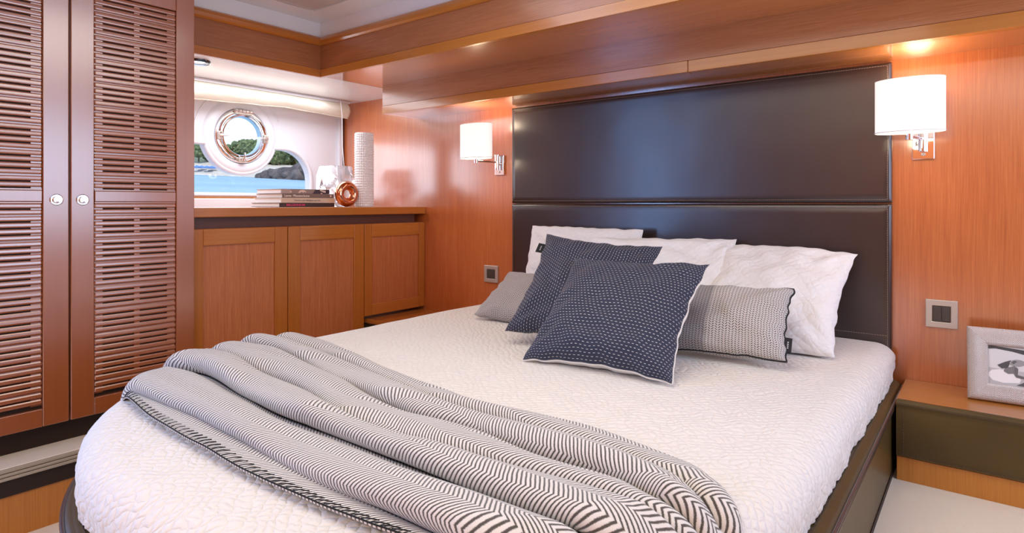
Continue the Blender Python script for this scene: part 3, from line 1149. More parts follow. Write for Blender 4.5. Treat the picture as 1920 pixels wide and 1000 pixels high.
# ------------------------------------------------------------------ pillows
def cushion(name, label, cat, c, yaw, lean, roll, w, h, T, mf, mb=None, piping=None, group=None, pinch=0.06, seed=0, back_tag=None, wr=1.0, sag=0.0, N=56, puff=0.42, pinch_y=None):
    u = Vector((math.cos(yaw), math.sin(yaw), 0))
    nn = Vector((-math.sin(yaw), math.cos(yaw), 0))
    v = math.cos(lean) * Vector((0, 0, 1)) + math.sin(lean) * nn
    uu = math.cos(roll) * u + math.sin(roll) * v
    vv = -math.sin(roll) * u + math.cos(roll) * v
    ww = uu.cross(vv)  # towards viewer (front)
    c = Vector(c)
    py_ = pinch if pinch_y is None else pinch_y
    root = thing(name, label, cat, (c.x, c.y, 0.39), group)

    def xf(a, b, d):
        return c + uu * a + vv * b + ww * d

    def surf(side, off=0.0):
        V, UV = [], []
        for j in range(N + 1):
            for i in range(N + 1):
                a = -math.cos(PI * i / N)
                b = -math.cos(PI * j / N)
                a = 0.5 * a + 0.5 * (-1 + 2 * i / N)
                b = 0.5 * b + 0.5 * (-1 + 2 * j / N)
                ia = 1 - a * a
                ib = 1 - b * b
                x = w / 2 * a * (1 - pinch * ib * (0.5 + 0.5 * abs(a)))
                y = h / 2 * b * (1 - py_ * ia * (0.5 + 0.5 * abs(b)))
                th = T * (max(ia, 0) * max(ib, 0)) ** puff
                th *= 1 + sag * (-b) * 0.5
                s = Vector((a * 1.7 + seed, b * 1.7, side))
                wv = noise.noise(s) * 0.010 + noise.noise(s * 2.6) * 0.006 * wr
                # creases fanning from corners
                cr = 0.0
                for (ca, cb) in ((-1, -1), (1, -1), (-1, 1), (1, 1)):
                    dx, dy_ = a - ca, b - cb
                    r = math.hypot(dx, dy_)
                    ang = math.atan2(dy_, dx)
                    cr += math.sin(ang * 9 + seed * 3 + ca) * math.exp(-((r - 0.38) / 0.25) ** 2)
                edge = min(1.0, (ia * ib) * 4)
                d = side * (th + edge * wv + cr * 0.0026 * wr * min(1, ia * ib * 6))
                # seam waviness
                x += 0.007 * noise.noise(Vector((b * 5, seed, a))) * (1 - ia)
                y += 0.008 * noise.noise(Vector((a * 5, seed + 9, b))) * (1 - ib)
                V.append(xf(x, y, d + 0.004 * noise.noise(Vector((a * 3, b * 3, seed)))))
                UV.append((w / 2 * a + math.copysign(0.75 * T * (1 - max(ia, 0) ** puff), a) + seed * 0.37,
                           h / 2 * b + math.copysign(0.75 * T * (1 - max(ib, 0) ** puff), b) + seed * 0.11))
        F = []
        W_ = N + 1
        for j in range(N):
            for i in range(N):
                q = j * W_ + i
                f = (q, q + 1, q + W_ + 1, q + W_)
                F.append(f if side > 0 else f[::-1])
        return V, UV, F
    V1, U1, F1 = surf(1)
    for k, p in enumerate(V1):  # nothing sinks below the bedspread
        if p.z < 0.389:
            V1[k] = Vector((p.x, p.y, 0.389 + (p.z - 0.389) * 0.05))
    V2, U2, F2 = surf(-1)
    for k, p in enumerate(V2):
        if p.z < 0.387:
            V2[k] = Vector((p.x, p.y, 0.387 + (p.z - 0.387) * 0.05))
    fr = mesh('front_cover', V1, F1, mf, root, smooth=True, uv=[(a - seed * 0.37, b - seed * 0.11) for a, b in U1])
    bk = mesh('back_cover', V2, F2, mb or mf, root, smooth=True, uv=U2)
    W_ = N + 1
    ring = [i for i in range(W_)] + [j * W_ + N for j in range(1, N + 1)] + [N * W_ + i for i in range(N - 1, -1, -1)] + [j * W_ for j in range(N - 1, 0, -1)]
    if piping:
        off = -0.005 if piping[2] else 0
        tube('piping', [V1[i] + ww * off for i in ring], piping[1], piping[0], root, 6, True)
    return root, xf, V1, ring


WHT = M['pillow_white']
cushion('pillow', 'large white quilted pillow at the left, standing against the leather headboard', 'pillow', (-1.505, 2.44, 0.575), 0.02, 0.25, -0.01, 0.60, 0.40, 0.055, WHT, seed=1, pinch=0.03, sag=0.3, pinch_y=0.0, wr=2)
cushion('pillow', 'white quilted pillow in the middle, half hidden behind the navy cushions', 'pillow', (-1.03, 2.27, 0.568), 0.345, 0.73, 0.01, 0.60, 0.45, 0.06, WHT, seed=2, pinch=0.06, sag=0.3, pinch_y=0.03, wr=2)
cushion('pillow', 'large white quilted pillow at the right end leaning on the headboard', 'pillow', (-0.645, 2.335, 0.548), -0.037, 0.80, -0.013, 0.545, 0.445, 0.075, WHT, seed=3, pinch=0.09, sag=0.5, pinch_y=-0.05, wr=2)
k1 = cushion('cushion', 'small beige grey knitted lumbar cushion at the left edge of the bed', 'cushion', (-1.494, 2.105, 0.478), 0.085, 1.0, -0.061, 0.50, 0.30, 0.055, M['knit2'], seed=4, pinch=0.05, sag=0.4)
k2 = cushion('cushion', 'grey knitted lumbar cushion with dark piping in front of the right white pillow', 'cushion', (-0.70, 2.0, 0.503), 0.09, 0.80, 0.03, 0.44, 0.275, 0.060, M['knit'], piping=(M['black'], 0.0032, 0), seed=5, pinch=0.06, sag=0.3)
n1 = cushion('cushion', 'navy cushion with rows of vertical white dashes, behind the front navy cushion', 'cushion', (-1.139, 1.890, 0.578), 0.28, 0.764, -0.11, 0.46, 0.46, 0.075, M['navy_v'], seed=6, pinch=0.12, sag=0.3, wr=1.9)
n2 = cushion('cushion', 'front navy cushion with horizontal white dashes and cream edging', 'cushion', (-0.923, 1.722, 0.540), 0.034, 0.861, 0.019, 0.485, 0.452, 0.080, M['navy'], mb=M['cream_back'], piping=(M['cream_back'], 0.0022, 1), seed=7, pinch=0.105, sag=0.35, wr=1.6)


def cloth_tag(root, xf, a, b, w, h, d=0.0, label='black woven label', mark=True):
    V = [xf(a, b, d), xf(a + w, b + 0.001, d - 0.004), xf(a + w, b + h, d - 0.004), xf(a, b + h, d)]
    nrm = (V[1] - V[0]).cross(V[3] - V[0]).normalized() * 0.0012
    V += [v - nrm for v in V]
    t = mesh('cloth_tag', V, [(0, 1, 2, 3), (7, 6, 5, 4), (0, 4, 5, 1), (1, 5, 6, 2), (2, 6, 7, 3), (3, 7, 4, 0)], M['black'], root, label=label)
    if mark:
        c0 = V[0].lerp(V[1], 0.5)
        up_ = (V[3] - V[0])
        sd = (V[1] - V[0]).normalized()
        bs = []
        VV, FF = [], []
        for q in range(4):
            p = c0 + up_ * (0.28 + 0.13 * q) + nrm * 0.6
            n = len(VV)
            hh = up_.normalized() * 0.0014
            VV += [p - sd * 0.002 - hh, p + sd * 0.002 - hh, p + sd * 0.002 + hh, p - sd * 0.002 + hh]
            FF.append((n, n + 1, n + 2, n + 3))
        mesh('tag_print', VV, FF, M['paper'], t, kind='stuff')
    return t


cloth_tag(k2[0], k2[1], 0.208, -0.105, 0.022, 0.052, 0.004)
cloth_tag(n1[0], n1[1], -0.246, 0.135, 0.030, 0.045, 0.0)

# ------------------------------------------------------------------ herringbone throw
# crease lines across the bed: (x, y) control points of the hem, five creases and the head-side edge
CRE = [
    [(-1.814, 0.626), (-1.517, 0.594), (-1.236, 0.582), (-1.029, 0.578), (-0.849, 0.586), (-0.73, 0.597), (-0.67, 0.607)],
    [(-1.808, 0.625), (-1.439, 0.642), (-1.243, 0.634), (-1.079, 0.628), (-0.896, 0.619), (-0.694, 0.618)],
    [(-1.875, 0.779), (-1.716, 0.801), (-1.491, 0.781), (-1.221, 0.748), (-1.049, 0.756), (-0.826, 0.749), (-0.651, 0.751), (-0.498, 0.752)],
    [(-1.996, 0.948), (-1.629, 0.916), (-1.391, 0.898), (-1.138, 0.841), (-0.909, 0.824), (-0.771, 0.844), (-0.62, 0.857), (-0.458, 0.862)],
    [(-2.022, 1.06), (-1.749, 1.072), (-1.332, 1.001), (-1.046, 0.948), (-0.869, 0.951), (-0.671, 0.927), (-0.52, 0.93), (-0.395, 0.901)],
    [(-2.093, 1.172), (-1.816, 1.171), (-1.413, 1.118), (-1.132, 1.061), (-0.931, 1.038), (-0.754, 1.041), (-0.568, 1.026), (-0.425, 0.991), (-0.342, 0.942)],
    [(-2.131, 1.24), (-1.989, 1.305), (-1.479, 1.21), (-1.073, 1.135), (-0.875, 1.124), (-0.691, 1.153), (-0.555, 1.136), (-0.418, 1.095), (-0.331, 1.023), (-0.291, 0.959)],
]


def interp(c, x):
    if x <= c[0][0]:
        return c[0][1]
    for i in range(len(c) - 1):
        if x <= c[i + 1][0]:
            t = (x - c[i][0]) / (c[i + 1][0] - c[i][0])
            p0, p1, p2, p3 = c[max(i - 1, 0)][1], c[i][1], c[i + 1][1], c[min(i + 2, len(c) - 1)][1]
            return 0.5 * ((2 * p1) + (-p0 + p2) * t + (2 * p0 - 5 * p1 + 4 * p2 - p3) * t * t + (-p0 + 3 * p1 - 3 * p2 + p3) * t ** 3)
    return c[-1][1]


AMP = [0.0, 0.040, 0.050, 0.032, 0.036, 0.026]


def half_w(y):
    if y >= BYC:
        return BHW
    q = min(1, (BYC - y) / BD)
    return BHW * (1 - q ** 2.22) ** (1 / 2.22)


def bed_pos(s, y, h):
    """s: signed flat coordinate across bed from the centre line; drapes over the mattress edge"""
    hw = half_w(y)
    r = 0.066
    a = abs(s)
    sg = 1 if s > 0 else -1
    e = hw - r
    top = MT + 0.005
    if a < e:
        return Vector((BCX + s, y, top + h))
    arc = r * PI / 2
    t = a - e
    if t < arc:
        an = t / r
        return Vector((BCX + sg * (e + (r + h) * math.sin(an)), y, top - r + (r + h) * math.cos(an)))
    return Vector((BCX + sg * (e + r + h * 0.9 + 0.006), y, top - r - (t - arc)))


NS, per_lobe = 300, 22
th_ = thing('throw_blanket', 'grey and cream herringbone wool throw lying in folds across the foot of the bed', 'blanket', (BCX, 0.9, 0.39))
V, UV, F = [], [], []
cols = []


def span(y, f):
    """flat start / end of the cloth at depth y; f 0 = hem .. 1 = head edge"""
    hw = half_w(y)
    return -(hw + 0.005 + 0.085 * min(1, f * 5)), hw + 0.02 + 0.05 * f


NHEM = 12
M_ = NHEM + 5 * per_lobe + 1


def cloth_point(X, k):
    """height and depth of point k of the folded section at bed position X"""
    if k < NHEM:
        c0, c1 = interp(CRE[0], X), interp(CRE[1], X)
        f = k / NHEM
        hh = 0.003 + 0.003 * math.sin(f * PI) + 0.004 * (noise.noise(Vector((X * 7, 0, 0))) + 0.3) * (1 - f)
        return c0 + (c1 + 0.016 - c0) * f, max(hh, 0.001)
    L_ = min((k - NHEM) // per_lobe + 1, 5)
    ph = (k - NHEM - (L_ - 1) * per_lobe) / per_lobe
    y0, y1 = interp(CRE[L_], X), interp(CRE[L_ + 1], X)
    w = y1 - y0
    am = AMP[L_] * (1 + 0.6 * noise.noise(Vector((X * 2.4, L_ * 5.3, 0))))
    am = min(max(am, 0.007), w * 0.50)
    last = L_ == 5
    b = 0.172 if not last else 0.09
    pw = ph ** 0.82
    h = am * 0.5 * (1 - math.cos(2 * PI * pw))
    h += am * 0.22 * math.exp(-((ph - 0.74) / 0.09) ** 2) * (0.4 + noise.noise(Vector((X * 3.1, L_ * 3.3, 4))) * 1.8)
    low = 0.004 if L_ == 1 else 0.009 + 0.006 * noise.noise(Vector((X * 3, L_ * 2.0, 7)))
    if last:
        low = 0.009 * (1 - ph) + 0.001
        h *= 1 - 0.25 * ph
    lean = 0.85 if L_ < 3 else 0.5
    ln = (lean * am * 0.8 - lean * h) * (1 - ph)
    y = y0 + w * (ph - b * math.sin(2 * PI * ph)) + ln
    return y, max(0.001, h + low + 0.003 * noise.noise(Vector((X * 6, L_ + ph * 3, 2))))


for i in range(NS + 1):
    q = i / NS
    arc, last_p = 0.0, None
    for k in range(M_):
        s_ = -0.90 + 1.80 * q
        for _ in range(3):
            y, h = cloth_point(BCX + s_, k)
            a, b_ = span(y, k / M_)
            s_ = a + (b_ - a) * q
        if last_p:
            arc += math.hypot(y - last_p[0], h - last_p[1])
        last_p = (y, h)
        V.append(bed_pos(s_, y, h))
        # the weave is drawn a little tighter towards the right-hand end
        UV.append((1.05 * s_ + 0.26 * s_ * s_ / 1.8, arc))
for i in range(NS):
    for k in range(M_ - 1):
        a = i * M_ + k
        F.append((a, a + M_, a + M_ + 1, a + 1))
tb = mesh('blanket_cloth', V, F, M['herring'], th_, smooth=True, uv=UV)
md = tb.modifiers.new('solid', 'SOLIDIFY')
md.thickness = 0.004
md.offset = 1
# blanket stitch along the foot-side hem and both short ends
VS, FS = [], []
edge = [V[i * M_] for i in range(NS + 1)]
inn = [V[i * M_ + 4] for i in range(NS + 1)]
tube_geo([p + Vector((0, 0, 0.005)) for p in edge], 0.0015, 6, V=VS, F=FS)
acc = 0.0
for i in range(2, NS - 4):
    acc += (edge[i] - edge[i - 1]).length
    if acc < 0.019:
        continue
    acc = 0.0
    a = edge[i]
    b = V[(i + 3) * M_ + 3]
    up3 = Vector((0, 0, 0.0075))
    d = (b - a).normalized() * 0.020
    side = (edge[i + 1] - edge[i]).normalized()
    tube_geo([a + up3, a + d * 0.5 + side * 0.004 + up3 * 1.1, a + d + side * 0.012 + up3], 0.0010, 5, V=VS, F=FS)
for col_i in (NS,):
    ed = [V[col_i * M_ + k] for k in range(M_)]
    inr = [V[(NS - 5) * M_ + k] for k in range(M_)]
    nrm = Vector((0.004, 0, 0.004))
    tube_geo([p + nrm for p in ed], 0.0018, 6, V=VS, F=FS)
    for k in range(0, M_, 5):
        a, b = ed[k], inr[k]
        tube_geo([a + nrm, a.lerp(b, 0.5) + nrm * 1.6, b + nrm * 1.2], 0.0012, 5, V=VS, F=FS)
mesh('edge_stitching', VS, FS, M['wool_black'], th_, smooth=True, kind='stuff', label='thick black blanket stitch along the hem')

# ------------------------------------------------------------------ right nightstand
ns = thing('nightstand', 'low cherry nightstand with brown leather front at the right of the bed', 'nightstand', (0.2, 2.45, 0))
box('top', (-0.232, 1.185, 2.305, 2.598, 0.232, 0.253), M['solid_x'], ns, 0.003)
box('body', (-0.226, 1.185, 2.312, 2.598, 0.0, 0.232), M['veneer_z'], ns)
# padded leather front with a rolled top edge
V, F = [], []
prof = [(2.312, 0.238), (2.308, 0.251), (2.300, 0.2575), (2.289, 0.2565), (2.283, 0.249), (2.2835, 0.240), (2.286, 0.234), (2.283, 0.226), (2.281, 0.16), (2.283, 0.096), (2.286, 0.088), (2.284, 0.082), (2.290, 0.077), (2.312, 0.077)]
NXX = 60
for i in range(NXX + 1):
    x = -0.228 + (1.185 + 0.228) * i / NXX
    for (y, z) in prof:
        V.append((x, y + 0.0012 * noise.noise(Vector((x * 9, z * 12, 0))), z + 0.001 * noise.noise(Vector((x * 12, z, 5)))))
m = len(prof)
for i in range(NXX):
    for k in range(m - 1):
        a = i * m + k
        F.append((a, a + m, a + m + 1, a + 1))
lf = mesh('leather_front', V, F, M['leather_olive'], ns, smooth=True, auto=60)
V, F = [], []
dash_geo([(-0.22, 2.2845, 0.0885), (1.18, 2.2845, 0.0885)], 0.009, 0.006, 0.0010, V, F, (0, -0.0012, 0))
dash_geo([(-0.22, 2.2815, 0.2450), (1.18, 2.2815, 0.2450)], 0.009, 0.006, 0.0010, V, F, (0, -0.0012, 0))
dash_geo([(-0.208, 2.2800, 0.09), (-0.208, 2.2800, 0.235)], 0.009, 0.006, 0.0010, V, F, (0, -0.0012, 0))
mesh('stitching', V, F, M['thread_dark'], lf, kind='stuff')
box('plinth', (-0.228, 1.185, 2.296, 2.312, 0.0, 0.077), M['riser'], ns, 0.001)

# ------------------------------------------------------------------ picture frame
FX0, FW, FH, FB = -0.049, 0.30, 0.229, 0.055
pf = thing('picture_frame', 'silver woven metal picture frame with a black and white beach photo', 'picture frame', (FX0 + FW / 2, 2.45, 0.254))
ang = R(3.5)
lean = R(13)
fu = Vector((math.cos(ang), math.sin(ang), 0))
fn = Vector((-math.sin(ang), math.cos(ang), 0))
fv = (Vector((0, 0, 1)) * math.cos(lean) + fn * math.sin(lean))
fw_ = fu.cross(fv)
F0 = Vector((FX0, 2.447, 0.2575))


def fx(a, b, d):
    return F0 + fu * a + fv * b + fw_ * d


V, F, UV = [], [], []
rings = []
# frame mouldings: four mitred pieces, each with its own uv direction
corn_o = [(0, 0), (FW, 0), (FW, FH), (0, FH)]
ins = lambda q: [(q, q), (FW - q, q), (FW - q, FH - q), (q, FH - q)]
profile = [(0.0, -0.016), (0.0, 0.0), (0.006, 0.006), (0.028, 0.009), (0.046, 0.006), (0.053, 0.0), (0.055, -0.006)]
for s in range(4):
    b0 = len(V)
    for (q, d) in profile:
        cn = ins(q)
        for cpt in (cn[s], cn[(s + 1) % 4]):
            V.append(fx(cpt[0], cpt[1], d))
            al = cpt[0] if s % 2 == 0 else cpt[1]
            UV.append((al, q + s * 0.1))
    for k in range(len(profile) - 1):
        a = b0 + k * 2
        F.append((a, a + 1, a + 3, a + 2))
mesh('frame_moulding', V, F, M['weave'], pf, smooth=True, auto=50, uv=UV)
V = [fx(0.002, 0.002, -0.016), fx(FW - 0.002, 0.002, -0.016), fx(FW - 0.002, FH - 0.002, -0.016), fx(0.002, FH - 0.002, -0.016),
     fx(0.002, 0.002, -0.010), fx(FW - 0.002, 0.002, -0.010), fx(FW - 0.002, FH - 0.002, -0.010), fx(0.002, FH - 0.002, -0.010)]
mesh('backing', V, BF, M['black'], pf)
V = [fx(0.13, 0.16, -0.016), fx(0.17, 0.16, -0.016), fx(0.17, 0.020, -0.070), fx(0.13, 0.020, -0.070),
     fx(0.13, 0.155, -0.018), fx(0.17, 0.155, -0.018), fx(0.17, 0.017, -0.067), fx(0.13, 0.017, -0.067)]
mesh('easel_leg', V, BF, M['black'], pf)
PW, PH = FW - 2 * 0.054, FH - 2 * 0.054


def poly_print(name, pts, g, d, parent):
    V = [fx(0.054 + PW * a, 0.054 + PH * b, d) for a, b in pts]
    key = 'print_%d' % int(g * 100)
    if key not in M:
        M[key] = plain(key, (g, g * 0.97, g * 0.92), 0.5)
    o = mesh(name, V, [tuple(range(len(V)))], M[key], parent)
    return o


ph = poly_print('photo_print', [(0, 0), (1, 0), (1, 1), (0, 1)], 0.72, -0.0085, pf)


def ell(cx, cy, rx, ry, rot=0, n=16):
    r = R(rot)
    return [(cx + rx * math.cos(2 * PI * i / n) * math.cos(r) - ry * math.sin(2 * PI * i / n) * math.sin(r),
             cy + rx * math.cos(2 * PI * i / n) * math.sin(r) + ry * math.sin(2 * PI * i / n) * math.cos(r)) for i in range(n)]


prints = [
    ('distant_headland', [(0, 0.90), (0.10, 0.92), (0.32, 0.88), (0.55, 0.80), (0.8, 0.74), (1, 0.72), (1, 0.88), (0, 1.0)], 0.06),
    ('beach_sand', [(0, 0), (1, 0), (1, 0.36), (0, 0.42)], 0.52),
    ('white_dress', [(0.0, 0.28), (0.05, 0.36), (0.16, 0.40), (0.24, 0.38), (0.36, 0.34), (0.42, 0.18), (0.40, 0.10), (0.20, 0.06), (0.06, 0.10), (0.0, 0.2)], 0.88),
    ('striped_rug', [(0.36, 0.03), (0.9, 0.0), (1, 0.12), (0.92, 0.24), (0.55, 0.22)], 0.10),
    ('rug_stripe', [(0.46, 0.08), (0.92, 0.06), (0.94, 0.09), (0.50, 0.11)], 0.75),
    ('rug_stripe', [(0.52, 0.15), (0.90, 0.14), (0.90, 0.17), (0.55, 0.18)], 0.75),
    ('torso', [(0.20, 0.36), (0.22, 0.44), (0.34, 0.52), (0.38, 0.48), (0.36, 0.33), (0.26, 0.30)], 0.20),
    ('arm', [(0.34, 0.48), (0.39, 0.46), (0.38, 0.30), (0.50, 0.26), (0.56, 0.30), (0.52, 0.20), (0.36, 0.23), (0.33, 0.32)], 0.14),
    ('sun_hat', [(0.12, 0.50), (0.22, 0.60), (0.30, 0.66), (0.26, 0.46), (0.18, 0.42)], 0.08),
    ('head', ell(0.38, 0.60, 0.105, 0.085, 25), 0.32),
    ('hat_band', [(0.30, 0.60), (0.34, 0.66), (0.38, 0.64), (0.33, 0.56)], 0.12),
]
for k, (n_, pts, g) in enumerate(prints):
    poly_print(n_, pts, g, -0.0083 + 0.00012 * k, ph)

# ------------------------------------------------------------------ wall sconces


def sconce(xp, xs, ys, label):
    t = thing('wall_lamp', label, 'wall lamp', (xp, 2.6, 1.04), 'reading lamps beside the headboard')
    pl = box('wall_plate', (xp - 0.033, xp + 0.033, 2.588, 2.5995, 1.038, 1.146), M['chrome'], t, 0.002)
    lathe('screw', [(0.0001, 0.004), (0.005, 0.0035), (0.0065, 0.0)], (xp, 2.588, 1.056), M['nickel'], pl, 16, 'Y')
    tube('pivot', [(xp, 2.568, 1.066), (xp, 2.568, 1.140)], 0.013, M['chrome'], t, 20)
    tube('pivot_cap', [(xp, 2.568, 1.140), (xp, 2.568, 1.148)], 0.0155, M['chrome'], t, 20)
    tube('pivot_stem', [(xp, 2.59, 1.10), (xp, 2.568, 1.10)], 0.008, M['chrome'], t, 12)
    z = 1.108
    tube('swing_arm', [(xp, 2.568, z), (xs, ys, z)], 0.0058, M['chrome'], t, 12)
    tube('lamp_holder', [(xs, ys, z - 0.012), (xs, ys, z + 0.016), (xs, ys, z + 0.02), (xs, ys, z + 0.05)], [0.011, 0.011, 0.016, 0.016], M['chrome'], t, 16)
    z0, z1 = 1.120, 1.298
    a, b = 0.100, 0.058
    sh = lathe('lamp_shade', [(0.99, 0.0), (1.0, 0.0), (1.0, z1 - z0), (0.985, z1 - z0), (0.985, 0.0), (0.99, 0.0)], (xs, ys, z0), M['shade'], t, 64, sx=a, sy=b, auto=50)
    tube('shade_hem', [(xs + a * 1.002 * math.cos(2 * PI * i / 48), ys + b * 1.002 * math.sin(2 * PI * i / 48), z0 + 0.002) for i in range(48)], 0.0018, M['paper'], sh, 6, True)
    tube('shade_spider', [(xs - a * 0.98, ys, z0 + 0.02), (xs, ys, z0 + 0.012), (xs + a * 0.98, ys, z0 + 0.02)], 0.0018, M['chrome'], sh, 6)
    lathe('bulb', [(0.001, 0.0), (0.012, 0.004), (0.019, 0.025), (0.020, 0.045), (0.013, 0.062), (0.001, 0.068)], (xs, ys, z + 0.05), M['bulb'], t, 20)
    light('POINT', 'sconce_glow', (xs, ys, z1 + 0.005), 1.9, (1.0, 0.76, 0.52), 0.045)
    light('POINT', 'sconce_glow', (xs, ys, z0 - 0.004), 0.6, (1.0, 0.80, 0.58), 0.03)
    return t


sconce(-0.1775, -0.205, 2.43, 'lit white oval wall lamp right of the headboard, above the picture frame')
sconce(-2.102, -2.115, 2.41, 'lit white oval wall lamp left of the headboard on a long chrome arm')


# ------------------------------------------------------------------ switches
def switch(x0, x1, z0, z1, n, label):
    t = thing('light_switch', label, 'switch', ((x0 + x1) / 2, 2.6, (z0 + z1) / 2))
    bz = 0.016
    fr = plate_holes('switch_plate', [(x0, z0), (x1, z0), (x1, z1), (x0, z1)], [[(x0 + bz * 1.2, z0 + bz * 1.3), (x1 - bz * 1.2, z0 + bz * 1.3), (x1 - bz * 1.2, z1 - bz * 1.3), (x0 + bz * 1.2, z1 - bz * 1.3)]],
                      lambda p: (p[0], 2.589, p[1]), lambda p: (p[0], 2.5995, p[1]), M['nickel'], t)
    b = fr.modifiers.new('b', 'BEVEL')
    b.width = 0.002
    b.segments = 2
    b.limit_method = 'ANGLE'
    xa, xb = x0 + bz * 1.2 + 0.0015, x1 - bz * 1.2 - 0.0015
    w = (xb - xa) / n
    for k in range(n):
        box('rocker', (xa + w * k + 0.0005, xa + w * (k + 1) - 0.0005, 2.590, 2.5992, z0 + bz * 1.3 + 0.0015, z1 - bz * 1.3 - 0.0015), M['switch'], t, 0.002)
    return t


switch(-0.171, -0.079, 0.449, 0.546, 2, 'double light switch with a pale plate below the right wall lamp')
switch(-2.214, -2.116, 0.447, 0.540, 1, 'single light switch with a pale plate beside the left edge of the headboard')


# ------------------------------------------------------------------ things on the counter
def cw(lat, dep, z):
    return RGT * lat + FWD * dep + Vector((0, 0, z))


CTZ = 0.8645
# books
N0 = (-1.233, 3.25)
sd = Vector((0.62, 0.785))
pdr = Vector((-0.785, 0.62))
books = [
    ('dark brown book with pink lettering at the bottom of the counter stack', 0.0225, 0.345, 0.290, (0.055, 0.035, 0.035), -0.006, 'MILLENNIUM', (0.75, 0.06, 0.20), 0.017, 0.04),
    ('cream spined book second from the bottom of the counter stack', 0.0265, 0.335, 0.280, (0.66, 0.58, 0.47), 0.004, 'Objekte nach Maßgabe und Stil', (0.16, 0.13, 0.12), 0.0125, 0.075),
    ('grey spined book third from the bottom of the counter stack', 0.0225, 0.325, 0.270, (0.20, 0.165, 0.15), 0.010, 'Lenna  Pflanzenräume', (0.80, 0.78, 0.76), 0.0165, 0.012),
    ('pictorial book with a photo printed spine on top of the counter stack', 0.0245, 0.300, 0.255, (0.30, 0.255, 0.24), 0.004, None, None, 0, 0),
]
zz = CTZ
for k, (lab, hgt, sl, pl_, colr, sh, txt, tc, ts, tx) in enumerate(books):
    o2 = Vector(N0) + sd * sh
    c3 = cw(o2.x + sd.x * sl / 2 + pdr.x * pl_ / 2, o2.y + sd.y * sl / 2 + pdr.y * pl_ / 2, zz)
    b = thing('book', lab, 'book', tuple(c3))

    def bx(v, o2=o2, zz=zz):  # v.x along spine, v.y along depth, v.z up
        q = o2 + sd * v.x + pdr * v.y
        return cw(q.x, q.y, zz + v.z)
    mt = plain('cover_%d' % k, colr, 0.4)
    boxes('cover', [(0, sl, 0, pl_, 0, 0.0022), (0, sl, 0, pl_, hgt - 0.0022, hgt), (0, sl, 0, 0.003, 0.0022, hgt - 0.0022)], mt, b, xf=bx)
    nlay = 5
    boxes('pages', [(0.004, sl - 0.004, 0.003, pl_ - 0.004, 0.0022, hgt - 0.0022)], M['paper'], b, xf=bx)
    if txt:
        tm = plain('ink_%d' % k, tc, 0.5)
        text_mesh('spine_title', txt, ts, tm, b, lambda v, bx=bx, hgt=hgt, ts=ts, tx=tx: bx(Vector((tx + v.x, -0.0006, hgt / 2 - ts * 0.34 + v.y))), 0.0004 if k != 1 else 0.0002, 1.05 if k != 0 else 1.15)
        if k == 2:
            V = [bx(Vector((sl - 0.022 + 0.006 * math.cos(2 * PI * i / 16), -0.0006, hgt / 2 + 0.006 * math.sin(2 * PI * i / 16)))) for i in range(16)]
            mesh('spine_emblem', V, [tuple(range(16))], M['paper'], b)
    else:
        pr = [([(0.0, 0.0), (0.055, 0.0), (0.055, hgt), (0.0, hgt)], (0.42, 0.36, 0.34)),
              ([(0.05, 0.006), (0.060, 0.004), (0.062, 0.013), (0.054, 0.016)], (0.72, 0.62, 0.58)),
              ([(0.10, 0.004), (0.112, 0.018), (0.128, 0.020), (0.146, 0.016), (0.152, 0.004), (0.140, 0.010), (0.132, 0.004), (0.122, 0.010), (0.112, 0.004)], (0.74, 0.64, 0.60)),
              ([(0.19, 0.0), (0.30, 0.0), (0.30, hgt), (0.21, hgt)], (0.045, 0.035, 0.06)),
              ([(0.235, hgt), (0.275, hgt * 0.72), (0.275, 0.006), (0.262, 0.008), (0.24, 0.016)], (0.66, 0.57, 0.50)),
              ([(0.24, 0.0), (0.256, 0.0), (0.251, 0.006), (0.245, 0.006)], (0.70, 0.60, 0.56))]
        for j, (pp, cc) in enumerate(pr):
            mesh('spine_picture', [bx(Vector((a, -0.0004 - 0.0001 * j, c_))) for a, c_ in pp], [tuple(range(len(pp)))], plain('spine_print_%d' % j, cc, 0.45), b)
    zz += hgt + 0.0006

# copper ring sculpture
tc = cw(-0.937, 3.46, CTZ + 0.0735)
V, F = [], []
RM, rm = 0.0475, 0.0255
rd = (RGT * 0.66 + FWD * 0.75).normalized()
for i in range(64):
    a = 2 * PI * i / 64
    e = rd * math.cos(a) * 1.0 + Vector((0, 0, 1)) * math.sin(a)
    for k in range(28):
        t = 2 * PI * k / 28
        V.append(tc + e * (RM + rm * math.cos(t)) + rd.cross(Vector((0, 0, 1))) * (rm * math.sin(t)))
for i in range(64):
    for k in range(28):
        F.append((i * 28 + k, i * 28 + (k + 1) % 28, ((i + 1) % 64) * 28 + (k + 1) % 28, ((i + 1) % 64) * 28 + k))
o = mesh('ring_sculpture', V, F, M['copper'], smooth=True)
tag(o, 'polished copper ring ornament standing at the right end of the books', 'ornament')

# white dimpled cylinder vase
vc = cw(-0.860, 3.55, CTZ)
V, F = [], []
NA, NH, Hh, Rr = 168, 200, 0.428, 0.0545
for j in range(NH + 1):
    z = Hh * j / NH
    for i in range(NA):
        a = 2 * PI * i / NA
        row = z / Hh * 30
        d = 0.0042 * max(0, math.sin(PI * row * 1.0)) ** 2 if False else 0
        bmp = abs(math.sin(a * 14)) * abs(math.sin(PI * row))
        e = min(1, j / 4, (NH - j) / 4)
        r = Rr - 0.003 + 0.0046 * bmp ** 0.8 * e
        V.append(vc + Vector((r * math.cos(a), r * math.sin(a), z)))
for j in range(NH):
    for i in range(NA):
        F.append((j * NA + i, j * NA + (i + 1) % NA, (j + 1) * NA + (i + 1) % NA, (j + 1) * NA + i))
n = len(V)
for i in range(NA):
    a = 2 * PI * i / NA
    V.append(vc + Vector(((Rr - 0.007) * math.cos(a), (Rr - 0.007) * math.sin(a), Hh)))
